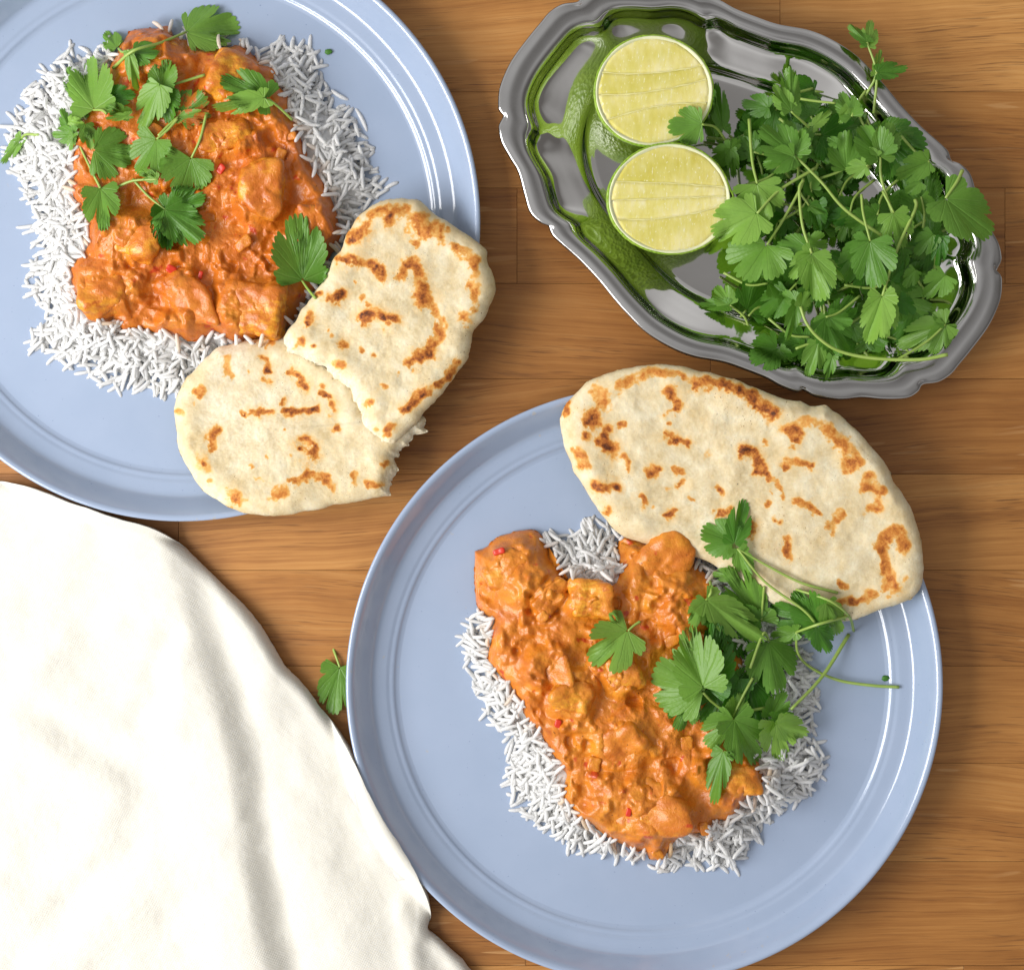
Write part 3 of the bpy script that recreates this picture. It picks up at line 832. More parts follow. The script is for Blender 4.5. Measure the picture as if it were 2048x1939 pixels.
RICE_LBL = ['white long grain rice spread under curry beside torn flatbread', 'white long grain rice spread under curry beside whole flatbread']
from mathutils import Euler
for k in range(2):
    rs = np.random.RandomState(9 + k)
    c0 = CURC[k]
    root = empty('cooked_rice', (c0[0], c0[1], PLZ))
    tag(root, RICE_LBL[k], 'rice', 'mounds of rice')
    # packed heart of the mound below the loose grains
    edge = star_edge(RICE[k], c0, 480, 0.003, 150, 3)
    edge = c0 + (edge - c0) * 0.955
    V, F, x, y, d, nt = star_solid(edge, c0, rings(150, 1.3), lambda x, y, d: np.minimum(rice_h(k, x, y) + 0.0010, PLZ + 0.0002 + d * 0.80) + 0.0005 * fbm(x, y, freq=420, octv=3, seed=4), lambda x, y, d: PLZ + 0.0001 + 0 * x)
    core = obj('packed_rice', V, F, M['rice'], root, origin=(c0[0], c0[1], PLZ), attrs={'stain': np.zeros(len(V))})
    Vs = V[:nt].copy(); Vs[:, 2] -= 0.0010; hm_add(Vs, 2)
    lo, hi = RICE[k].min(0) - 0.004, RICE[k].max(0) + 0.004
    rec = []
    tries = 0
    NG = 1500
    while len(rec) < NG and tries < 90000:
        tries += 1
        x, y = rs.uniform(lo[0], hi[0]), rs.uniform(lo[1], hi[1])
        dr = float(DR[k](x, y)); dc = -float(DC[k](x, y))
        ins = dr > 0; inc = dc < 0; dr = abs(dr)
        if dc < -0.001: continue
        if not ins and dr > 0.0036: continue
        # fray outward at the edge: grains near it point outward
        if dr < 0.006 and rs.rand() < 0.6:
            v = np.array([x, y]) - c0
            yaw = math.atan2(v[1], v[0]) + rs.normal(0, 0.55)
        else:
            yaw = rs.uniform(0, math.pi)
        L = GL * rs.choice([rs.uniform(0.45, 0.8), rs.uniform(0.8, 1.2), rs.uniform(0.8, 1.2)]); rad = 0.00088
        ex, ey = 0.45 * L * math.cos(yaw), 0.45 * L * math.sin(yaw)
        if max(float(DC[k](x + ex, y + ey)), float(DC[k](x - ex, y - ey))) > 0.0040 and rs.rand() < 0.95: continue
        if not ins and rs.rand() < 0.55: continue
        if float(hm_get(np.array([x]), np.array([y]))[0]) > float(rice_h(k, x, y)) + 0.0032: continue
        zc, pitch = deposit(x, y, yaw, L, rad)
        if zc > PLZ + 0.019: continue
        st = max(0.0, 1 - max(dc, 0) / 0.006) * (rs.rand() ** 4.0)
        rec.append((x, y, zc, yaw, pitch, L / GL, rs.randint(8), rs.uniform(-0.6, 0.6), st, dc))
    if k == 1:   # the pocket of rice between the two lobes of curry
        for _ in range(70):
            x, y = P(*Zp('W', rs.uniform(1068, 1196), rs.uniform(1060, 1135)), 0.012)[:2]
            if float(DC[k](x, y)) > 0.0: continue
            yaw = rs.uniform(0, math.pi); L = GL * rs.uniform(0.6, 1.0)
            rec.append((x, y, float(rice_h(k, x, y)) + rs.uniform(0.0007, 0.0016), yaw, rs.uniform(-0.15, 0.15), L / GL, rs.randint(8), rs.uniform(-0.6, 0.6), 0.0, 0.005))
    # the last laid lie on top; those are the ones that show
    order = sorted(range(len(rec)), key=lambda i: i + (600 if rec[i][9] > 0.004 else 0))
    show = set(order[-300:])
    SV, SF, SA = [], [], []; off = 0
    for i, (x, y, zc, yaw, pitch, sc, vi, roll, st, dc) in enumerate(rec):
        R = Euler((roll, -pitch, yaw), 'XYZ').to_matrix()
        if i in show:
            o = bpy.data.objects.new('rice_grain', GRM[vi])
            o.parent = root
            o.location = Vector((x, y, zc)) - root.location
            o.rotation_euler = Euler((roll, -pitch, yaw), 'XYZ'); o.scale = (sc, 1, 1)
            COL.objects.link(o)
        else:
            V, F = GR[vi]
            Vw = (V * GL * np.array([sc, 1, 1])) @ np.array(R).T + np.array([x, y, zc])
            SV.append(Vw); SF += [tuple(a + off for a in f) for f in F]; SA.append(np.full(len(V), st)); off += len(V)
    o = obj('loose_rice', np.vstack(SV), SF, M['rice'], root, origin=(c0[0], c0[1], PLZ), attrs={'stain': np.concatenate(SA)})
    tag(o, kind='stuff')

STRAY = [('A', 155, 705, 270, 590, 'stray rice grain lying apart on plate, left of the curry', None),
         ('B', 1025, 515, 1125, 570, 'single rice grain nearest the rice edge, lying flat above others', 0), ('B', 1165, 610, 1232, 745, 'lone rice grain farthest out from the rice toward plate rim', 0),
         ('B', 1000, 710, 1075, 645, 'stray rice grain slanting away from the rice mound', 0), ('B', 890, 318, 970, 285, 'stray rice grain at the top corner of the rice', 0),
         ('A', 205, 775, 300, 640, 'bent rice grain just outside the rice edge', 0),
         ('J', 1050, 1490, 1115, 1605, 'stray rice grain below the coriander pile', 1), ('C', 140, 525, 215, 500, 'stray rice grain beside the rice, lower left', 0),
         ('K', 170, 640, 190, 520, 'long bent rice grain hanging off the rice edge', 1), ('K', 1360, 890, 1410, 975, 'stray rice grain pointing down from the rice', 1)]
srs = np.random.RandomState(3)
STRAY_LBL = 'single stray rice grain lying on the blue plate just outside the rice'
for (zk, x1, y1, x2, y2, lb, pk) in STRAY:
    a, b = P(*Zp(zk, x1, y1), PLZ), P(*Zp(zk, x2, y2), PLZ)
    L = np.hypot(*(b - a)[:2]); yaw = math.atan2(b[1] - a[1], b[0] - a[0]); m = (a + b) / 2
    zc, pitch = deposit(m[0], m[1], yaw, L, 0.00083)
    o = bpy.data.objects.new('rice_grain', GRM[srs.randint(8)])
    o.location = (m[0], m[1], zc); o.rotation_euler = Euler((0, -pitch, yaw), 'XYZ'); o.scale = (L / GL, 1, 1)
    COL.objects.link(o)
    tag(o, STRAY_LBL, 'rice grain', 'stray rice grains on the plates')

# ------------------------------------------------------------------ flatbreads
def strokes_field(k, px, py, strokes, seed):
    """px,py: photo pixel coords of the vertices -> browning amount"""
    s = ZOOM[k][2]
    out = np.zeros_like(px)
    nA = fbm(px, py, freq=1 / 26.0, octv=3, seed=seed); nB = fbm(px, py, freq=1 / 26.0, octv=3, seed=seed + 50)
    nC = fbm(px, py, freq=1 / 8.0, octv=4, seed=seed + 90, gain=0.65)
    nD = fbm(px, py, freq=1 / 13.0, octv=3, seed=seed + 130)
    wx, wy = px + 9.0 * nA + 4.0 * nC, py + 9.0 * nB - 4.0 * nC
    for pts, r, a in strokes:
        q = np.array([Zp(k, *p) for p in pts])
        rr = 1.04 * r / s
        d = seg_dist(wx, wy, q, False) if len(q) > 1 else np.hypot(wx - q[0, 0], wy - q[0, 1])
        q_ = d / (rr * np.maximum(0.25, 1.05 + 0.55 * nC + 0.60 * nA + 0.35 * nD))
        core = 1 - smooth(0.22, 1.30, q_)
        halo = 0.20 * (1 - smooth(0.6, 2.6, q_))
        out = np.maximum(out, a * np.maximum(core * (0.72 + 0.60 * nD), halo * a))
    return out

def flatbread(name, label, k, outline, cpx, base_fn, strokes, thick, seed, torn=None, flour=None, n=560, nr=150, und=0.0015, group=None):
    zr = 0.024
    ow = path_xy(k, outline, zr)
    c = P(*Zp(k, *cpx), zr)[:2]
    edge = star_edge(ow, c, n, 0.0009, 170, seed)
    tw = path_xy(k, torn, zr) if torn else None
    if torn:
        dt = seg_dist(edge[:, 0], edge[:, 1], tw, False)
        nrm = edge - c; nrm /= np.linalg.norm(nrm, axis=1)[:, None]
        edge = edge + nrm * ((1 - smooth(0.001, 0.004, dt)) * 0.0024 * fbm(edge[:, 0], edge[:, 1], freq=420, octv=3, seed=seed + 5))[:, None]
    def top(x, y, d):
        e = 0.0065
        p = np.sqrt(1 - (1 - np.clip(d / e, 0, 1)) ** 2)
        lip = np.exp(-((d - 0.008) / 0.005) ** 2) * 0.0011
        u = und * fbm(x, y, freq=38, octv=3, seed=seed) + 0.00045 * fbm(x, y, freq=170, octv=3, seed=seed + 3)
        z = thick * (0.30 + 0.70 * p) + lip + u * smooth(0, 0.006, d)
        if torn:
            dt = seg_dist(x, y, tw, False)
            w = 1 - smooth(0.0, 0.008, dt)
            z = z - w * 0.0022 + w * 0.0016 * fbm(x, y, freq=330, octv=4, seed=seed + 8)
        return base_fn(x, y) + z
    def bot(x, y, d):
        return base_fn(x, y) + thick * 0.22 * (1 - np.clip(d / 0.004, 0, 1)) ** 2
    V, F, x, y, d, nt = star_solid(edge, c, rings(nr, 1.25), top, bot, (0.992, 0.97, 0.93, 0.6, 0.25, 0.02))
    kk = S * (H - V[:, 2]) / H
    px, py = V[:, 0] / kk + 1024, 969.5 - V[:, 1] / kk
    ch = strokes_field(k, px, py, strokes, seed)
    ch[nt:] = 0.12
    fl = np.zeros(len(V))
    if flour:
        for (fx, fy, fr, fa) in flour:
            q = Zp(k, fx, fy); fl = np.maximum(fl, fa * (1 - smooth(0.3, 1.1, np.hypot(px - q[0], py - q[1]) / (fr / ZOOM[k][2]) + 0.3 * fbm(px, py, freq=1 / 20, octv=3, seed=seed + 2))))
    if torn:
        w = 1 - smooth(0.001, 0.007, seg_dist(V[:, 0], V[:, 1], tw, False) + 0.002 * fbm(V[:, 0], V[:, 1], freq=200, octv=2, seed=1))
        fl = np.maximum(fl, w * 0.8); ch *= 1 - 0.6 * w
    o = obj(name, V, F, M['naan'], attrs={'char': ch, 'flour': fl}, origin=(c[0], c[1], float(V[:, 2].min())))
    tag(o, label, 'flatbread', group)
    hm_add(V[:nt])
    return o

def plane3(p1, p2, p3):
    A = np.array([[p[0], p[1], 1] for p in (p1, p2, p3)]); z = np.array([p[2] for p in (p1, p2, p3)])
    return np.linalg.solve(A, z)
def plane_fn(*pts):
    a = plane3(*[P(*Zp(k, x, y), z)[:3] for (k, x, y, z) in pts])
    return lambda x, y: a[0] * x + a[1] * y + a[2]

LOW_OUT = [(35, 1220), (60, 1120), (110, 1040), (170, 980), (220, 920), (280, 870), (340, 855), (420, 840), (500, 830), (560, 818), (640, 812), (740, 820), (840, 880), (940, 945), (1045, 1025), (1125, 1140), (1170, 1240), (1250, 1290),
           (1340, 1290), (1440, 1262), (1465, 1330), (1440, 1365), (1392, 1372), (1378, 1425), (1332, 1440), (1318, 1488), (1284, 1500), (1290, 1540), (1297, 1598), (1278, 1625), (1270, 1690), (1240, 1710), (1150, 1730), (1080, 1745),
           (1000, 1755), (930, 1762), (890, 1785), (820, 1795), (720, 1815), (600, 1825), (500, 1820), (410, 1803), (350, 1770), (300, 1740), (230, 1700), (180, 1650), (140, 1590), (90, 1510), (58, 1430), (48, 1330)]
LOW_STR = [([(545, 940), (570, 970), (580, 1010)], 22, .9), ([(580, 1070)], 24, .85), ([(710, 1025), (760, 1060)], 22, .85), ([(780, 1090)], 34, .95), ([(885, 1095)], 20, .9), ([(880, 1140), (920, 1160)], 20, .9),
           ([(930, 1200), (940, 1240)], 28, 1.0), ([(480, 1240), (600, 1235)], 20, .9), ([(680, 1250), (760, 1240), (840, 1220)], 24, .9), ([(675, 1180)], 18, .9), ([(760, 1410), (820, 1440), (830, 1490)], 34, 1.0),
           ([(965, 1335)], 22, .85), ([(300, 1350), (265, 1380), (270, 1440)], 26, .8), ([(190, 1150), (220, 1110)], 26, .65), ([(150, 1190)], 14, .5), ([(90, 1250)], 26, .45), ([(360, 1040), (345, 940)], 28, .45),
           ([(600, 870)], 20, .7), ([(455, 1010)], 16, .45), ([(740, 1630), (820, 1590), (900, 1610), (930, 1660)], 34, .75), ([(790, 1640)], 26, .6), ([(600, 1720), (660, 1690)], 34, .6), ([(400, 1720)], 44, .75),
           ([(475, 1540)], 20, .6), ([(1075, 1580), (1065, 1635)], 20, .65), ([(1150, 1640), (1220, 1645)], 20, .8), ([(1230, 1525)], 30, .85), ([(215, 1530)], 16, .7), ([(260, 1640)], 18, .45), ([(705, 1490)], 13, .5),
           ([(575, 1490)], 13, .5), ([(655, 1350)], 15, .5), ([(440, 1255)], 12, 1.6), ([(200, 1480), (230, 1560)], 40, .25), ([(500, 1620), (540, 1630)], 16, .4)]
UP_OUT = [(662, 825), (700, 770), (740, 720), (770, 660), (800, 620), (850, 560), (900, 480), (930, 420), (950, 370), (990, 320), (1010, 260), (1050, 200), (1090, 140), (1130, 100), (1180, 70), (1260, 45), (1340, 45),
          (1420, 60), (1470, 95), (1530, 145), (1600, 190), (1680, 240), (1740, 290), (1790, 330), (1810, 400), (1830, 460), (1848, 520), (1845, 600), (1812, 660), (1792, 710), (1750, 765), (1728, 795), (1725, 850), (1702, 900),
          (1690, 950), (1650, 1010), (1600, 1080), (1560, 1130), (1500, 1190), (1450, 1240), (1420, 1290), (1370, 1340), (1320, 1390), (1270, 1440), (1245, 1455), (1200, 1425), (1165, 1395), (1115, 1365), (1088, 1310), (1090, 1270),
          (1070, 1220), (1050, 1150), (1005, 1100), (955, 1060), (900, 1010), (850, 975), (790, 950), (720, 920), (670, 885)]
UP_STR = [([(1150, 150), (1210, 115), (1300, 125), (1350, 100)], 34, .8), ([(1260, 160)], 36, .95), ([(1120, 190), (1090, 230), (1050, 270)], 42, 1.0), ([(1020, 290)], 30, .9), ([(1420, 170), (1440, 230), (1520, 230)], 56, .75),
          ([(1400, 300)], 32, .55), ([(1620, 320), (1690, 330), (1730, 400), (1740, 480), (1730, 560), (1725, 640)], 34, .62), ([(1680, 720)], 44, .75), ([(980, 385), (1050, 400), (1120, 420), (1180, 430)], 30, .95), ([(1215, 440), (1215, 490)], 26, .9),
          ([(1390, 420), (1410, 480), (1430, 530), (1470, 600)], 44, .85), ([(1340, 480)], 38, .75), ([(1480, 650), (1540, 720), (1540, 800), (1500, 860)], 38, .66), ([(1430, 930), (1480, 900)], 40, .95), ([(1390, 960)], 28, .8),
          ([(1110, 720), (1180, 700), (1240, 710), (1290, 720)], 32, 1.0), ([(1240, 750)], 26, .95), ([(1150, 650)], 20, .8), ([(935, 610), (990, 590)], 30, .95), ([(820, 700), (795, 735)], 26, .95), ([(860, 575)], 22, .8), ([(750, 845)], 32, .95),
          ([(828, 868)], 16, .9), ([(1010, 870)], 24, .9), ([(945, 830)], 15, .6), ([(915, 795)], 13, .7), ([(1100, 890)], 18, .7), ([(1175, 915)], 15, .8), ([(990, 985)], 28, .7), ([(1110, 605)], 20, .5), ([(1060, 515)], 13, .5),
          ([(1630, 960), (1570, 1050), (1520, 1090)], 26, .75), ([(1480, 1120), (1410, 1160), (1350, 1210)], 30, .9), ([(1225, 1110)], 25, .7), ([(1150, 1180)], 25, .6), ([(1170, 1360)], 30, .85), ([(1270, 1330), (1240, 1360)], 26, .85), ([(1310, 1030)], 13, .4), ([(1580, 230)], 18, .6)]
low_base = plane_fn(('D', 410, 1790, 0.0196), ('D', 120, 1050, 0.0125), ('D', 1270, 1690, 0.0200))
flatbread('flatbread_half', 'lower torn half of charred flatbread, floury, lying on blue plate rim', 'D', LOW_OUT, (620, 1340), low_base, LOW_STR, 0.0072, 21,
          torn=[(740, 820), (940, 945), (1045, 1025), (1125, 1140), (1170, 1240), (1250, 1290), (1340, 1290), (1465, 1330), (1378, 1425), (1318, 1488), (1297, 1598), (1270, 1690)],
          flour=[(350, 960, 170, .8), (560, 1250, 330, .35), (300, 1200, 150, .6)], group='torn flatbread halves')
up_base0 = plane_fn(('D', 1750, 300, 0.0208), ('D', 1000, 330, 0.0200), ('D', 1270, 1440, 0.0214))
flatbread('flatbread_half', 'upper torn half of charred flatbread, resting on the floury half', 'D', UP_OUT, (1290, 720), up_base0, UP_STR, 0.0076, 43,
          torn=[(1245, 1455), (1165, 1395), (1088, 1310), (1070, 1220), (1005, 1100), (900, 1010), (790, 950), (670, 885)], flour=[(1050, 1120, 140, .4)], und=0.0020, group='torn flatbread halves')
N2_OUT = [(52, 350), (65, 300), (90, 255), (130, 215), (190, 165), (250, 135), (330, 105), (420, 88), (510, 72), (600, 76), (690, 88), (760, 108), (860, 130), (950, 160), (1040, 195), (1120, 225), (1190, 250), (1250, 262), (1320, 287), (1390, 280),
          (1430, 310), (1490, 360), (1560, 420), (1630, 500), (1690, 570), (1740, 670), (1800, 750), (1840, 830), (1870, 920), (1890, 1020), (1896, 1120), (1890, 1190), (1850, 1260), (1790, 1290), (1700, 1320), (1600, 1360), (1500, 1384),
          (1400, 1384), (1272, 1362), (1180, 1310), (1100, 1262), (1000, 1190), (891, 1118), (800, 1075), (709, 1044), (600, 1015), (500, 988), (400, 955), (340, 920), (290, 870), (230, 790), (180, 700), (130, 620), (90, 530), (65, 440)]
N2_STR = [([(330, 190), (430, 140), (540, 115), (640, 120), (720, 150)], 30, .55), ([(740, 175), (830, 155), (900, 180), (970, 215), (1040, 245), (1080, 290), (1130, 310)], 34, .9), ([(880, 175), (960, 205), (1040, 240)], 22, 1.0), ([(1130, 310)], 44, .6), ([(270, 240)], 62, .62), ([(210, 320), (215, 370)], 42, .9),
          ([(195, 430)], 30, .8), ([(140, 500), (170, 550), (180, 580)], 30, .75), ([(290, 405), (270, 450), (300, 490), (330, 510)], 32, .95), ([(610, 210), (640, 250), (645, 290)], 32, .85), ([(590, 430), (650, 445), (695, 470)], 22, .95), ([(600, 385)], 18, .6),
          ([(370, 385)], 20, .65), ([(980, 515), (1040, 520), (1065, 560), (1075, 610)], 26, 1.0), ([(1080, 625), (1140, 665), (1165, 710), (1170, 750)], 18, .75), ([(1095, 470)], 18, .7), ([(1110, 775)], 20, .8), ([(1220, 425), (1260, 410), (1240, 450)], 34, .85),
          ([(1190, 410), (1300, 370), (1370, 365)], 26, .5), ([(1400, 400), (1450, 425), (1500, 480), (1545, 540), (1560, 570)], 38, .62), ([(1530, 575)], 44, .8), ([(1180, 600), (1240, 565), (1320, 580)], 28, .8), ([(1620, 640), (1610, 700), (1690, 720)], 32, .7), ([(1670, 800)], 38, .8),
          ([(1255, 770), (1320, 780), (1375, 830)], 18, .75), ([(1480, 830), (1440, 870), (1425, 930)], 20, .6), ([(1700, 960), (1760, 915), (1800, 930), (1800, 1000)], 30, .75), ([(1690, 980), (1700, 1080), (1740, 1180), (1755, 1220)], 28, .75), ([(1750, 1200)], 42, .8), ([(1800, 1160)], 22, .5),
          ([(1470, 1170), (1510, 1195)], 18, .6), ([(1480, 1285), (1570, 1265), (1650, 1240)], 26, .75), ([(515, 620), (545, 600)], 23, .85), ([(640, 600), (675, 620)], 20, .7), ([(665, 665)], 28, .85), ([(865, 715)], 22, .85), ([(720, 760)], 15, .7), ([(460, 745), (475, 770)], 28, .85),
          ([(285, 800)], 30, .85), ([(235, 690), (290, 705), (340, 690)], 25, 1.0), ([(590, 850), (620, 820)], 26, .85), ([(870, 820), (920, 800)], 24, .8), ([(1020, 910)], 34, .9), ([(1200, 970), (1205, 1050)], 24, .8), ([(800, 520)], 24, .45), ([(600, 705)], 18, .45), ([(520, 800)], 15, .4),
          ([(385, 550), (395, 600)], 20, .7), ([(1170, 865)], 11, 1.2), ([(100, 280), (70, 330)], 14, .9)]
n2_base = plane_fn(('H', 250, 180, 0.0196), ('H', 1850, 1180, 0.0198), ('H', 500, 980, 0.0120))
flatbread('flatbread', 'whole oval flatbread with brown charred spots on blue plate rim', 'H', N2_OUT, (950, 680), n2_base, N2_STR, 0.0076, 65, und=0.0022, n=620, nr=160)

# ------------------------------------------------------------------ steel tray
TR = [(1062, 436), (1069, 454), (1086, 471), (1121, 502), (1159, 542), (1190, 580), (1215, 608), (1250, 642), (1296, 671), (1341, 689), (1399, 700), (1443, 715), (1481, 730), (1508, 745), (1535, 756), (1546, 757), (1553, 753.5), (1561, 758),
      (1577, 766), (1604, 771), (1631, 772), (1666, 768), (1707, 771), (1754, 769), (1775, 758), (1781, 750), (1783, 745), (1790, 742), (1816, 738), (1840, 723), (1857, 703), (1877, 679), (1908, 638), (1925, 607), (1937, 573), (1939, 540), (1936, 530), (1930.5, 525)]
cx, cy = 1452.0, 373.0
TRF = TR + [(2 * cx - x, 2 * cy - y) for x, y in [(966, 252)] if False]
TRF = TR + [(2 * cx - x, 2 * cy - y) for x, y in []]
LEFT = [(975, 223), (967, 240), (966, 252), (971, 275), (986, 303), (1003, 332), (1015, 375), (1026, 410), (1046, 430)]
half = TR[:-1] + [(2 * cx - x, 2 * cy - y) for (x, y) in LEFT]
full = half + [(2 * cx - x, 2 * cy - y) for (x, y) in half]
RZ = 0.0205
tray_out = path_xy('W', full, RZ)
tc = P(*Zp('W', cx, cy), RZ)[:2]
NTR = 720
q = catmull(np.vstack([tray_out, tray_out[:1]]), 8)[:-1]
angq = np.unwrap(np.arctan2(q[:, 1] - tc[1], q[:, 0] - tc[0]))
radq = np.hypot(q[:, 0] - tc[0], q[:, 1] - tc[1])
if angq[-1] < angq[0]:
    angq, radq = angq[::-1], radq[::-1]
aa = np.linspace(0, 2 * np.pi, NTR, endpoint=False)
base_a = angq[0]
rr_out = np.interp((aa - base_a) % (2 * np.pi) + base_a, np.concatenate([angq, [angq[0] + 2 * np.pi]]), np.concatenate([radq, [radq[0]]]))
# smooth oval fitted through the scallops (first few harmonics)
ft = np.fft.rfft(rr_out); ft[5:] = 0
rr_oval = np.fft.irfft(ft, NTR)
lobe = rr_out / rr_oval - 1
def blur(a, w):
    kx = np.arange(-40, 41); g = np.exp(-(kx / w) ** 2); g /= g.sum()
    return np.convolve(np.concatenate([a[-40:], a, a[:40]]), g, 'same')[40:-40]
lobe_s = blur(lobe, 3.0)
# pinch: how close a direction is to one of the notches of the rim
notch = [(975, 223), (1062, 436), (1553, 754), (1783, 747), (1931, 526), (1840, 308), (1351, -8), (1121, -1)]
nang = [math.atan2(*(P(*Zp('W', x, y), RZ)[:2] - tc)[::-1]) for x, y in notch]
pin = np.zeros(NTR)
for a0 in nang:
    dd = (aa - a0 + np.pi) % (2 * np.pi) - np.pi
    pin = np.maximum(pin, np.exp(-(dd / 0.075) ** 2))
flo = P(*Zp('W', cx, cy), 0.003)[:2]
#   scale, z mm, scallop kept, pinch ridge mm, pinch inward
RIMP = [(0.992, 17.4, 1.0, 0, 0), (1.001, 18.4, 1.0, 0, 0), (1.003, 19.4, 1.0, 0, 0), (0.998, 20.2, 1.0, 0, 0), (0.985, 20.6, 1.0, 0, 0), (0.96, 20.95, 0.95, 0, 0), (0.93, 20.85, 0.85, 0, 0), (0.912, 20.45, 0.9, 0, .004), (0.901, 19.8, 0.95, 0.2, .008)]
BASP = [(0.901, 19.8, 0.95, 0.2, .008), (0.893, 18.8, 1.0, 0.7, .012), (0.886, 17.2, 1.0, 1.3, .016), (0.880, 15.3, 1.0, 1.7, .018), (0.873, 13.5, 1.0, 1.8, .018), (0.864, 12.2, 0.95, 1.8, .015), (0.850, 11.3, 0.85, 1.6, .010), (0.828, 10.5, 0.70, 1.3, .005),
        (0.795, 9.6, 0.5, 0.9, .002), (0.76, 8.7, 0.3, 0.5, 0), (0.724, 7.7, 0.15, 0.4, 0), (0.696, 6.9, 0.05, 0.1, 0), (0.680, 6.2, 0.02, 0, 0), (0.668, 5.2, 0, 0, 0), (0.658, 4.1, 0, 0, 0), (0.646, 3.2, 0, 0, 0), (0.626, 2.85, 0, 0, 0), (0.60, 2.7, 0, 0, 0), (0.5, 2.6, 0, 0, 0), (0.3, 2.6, 0, 0, 0), (0.1, 2.6, 0, 0, 0), (0.002, 2.6, 0, 0, 0)]
def tray_rings(prof, sub, under=False):
    pr = catmull(np.array(prof), sub)
    rows = []
    for (s, z, l, pk, pi) in pr:
        r = rr_oval * s * (1 + (lobe_s if s < 0.985 else lobe) * l) * (1 - pin * pi)
        zz = (z + pin * pk) / 1000
        rows.append(np.stack([tc[0] + r * np.cos(aa), tc[1] + r * np.sin(aa), zz], 1))
    return np.array(rows)
def shell(rows, t):
    # sheet with a real thickness: top rows and the same rows lowered, joined at both ends
    low = rows[::-1].copy(); low[..., 2] -= t
    allr = np.vstack([rows, low])
    V = allr.reshape(-1, 3); F = grid_faces(len(allr), NTR, True)
    k = len(allr)
    j = np.arange(NTR); j2 = (j + 1) % NTR
    F = np.vstack([F, np.stack([(k - 1) * NTR + j, (k - 1) * NTR + j2, j2, j], 1)])
    return V, F
tray = empty('serving_tray', (tc[0], tc[1], 0))
tag(tray, 'oval stainless steel serving tray with scalloped rim holding limes and coriander', 'tray')
rows = tray_rings(RIMP, 4)
V, F = shell(rows, 0.0009); obj('rim', V, F, M['rim'], tray, origin=(tc[0], tc[1], 0))
hm_add(rows.reshape(-1, 3), 2)
rows = tray_rings(BASP, 5)
rows_b = rows.copy(); rows_b[..., 2] -= 0.0
V, F = shell(rows_b, 0.0009); obj('basin', V, F, M['basin'], tray, origin=(tc[0], tc[1], 0))
hm_add(rows.reshape(-1, 3), 4)
# foot ring that carries the basin
fr = [(0.640, 2.0), (0.632, 0.9), (0.622, 0.2), (0.612, 0.0), (0.60, 0.2), (0.592, 0.9), (0.586, 1.75)]
fv = np.array([np.stack([tc[0] + rr_oval * s * np.cos(aa), tc[1] + rr_oval * s * np.sin(aa), np.full(NTR, z / 1000)], 1) for s, z in fr])
obj('foot_ring', fv.reshape(-1, 3), grid_faces(len(fr), NTR, True), M['basin'], tray, origin=(tc[0], tc[1], 0))
TRAY_FLOOR = 0.0026

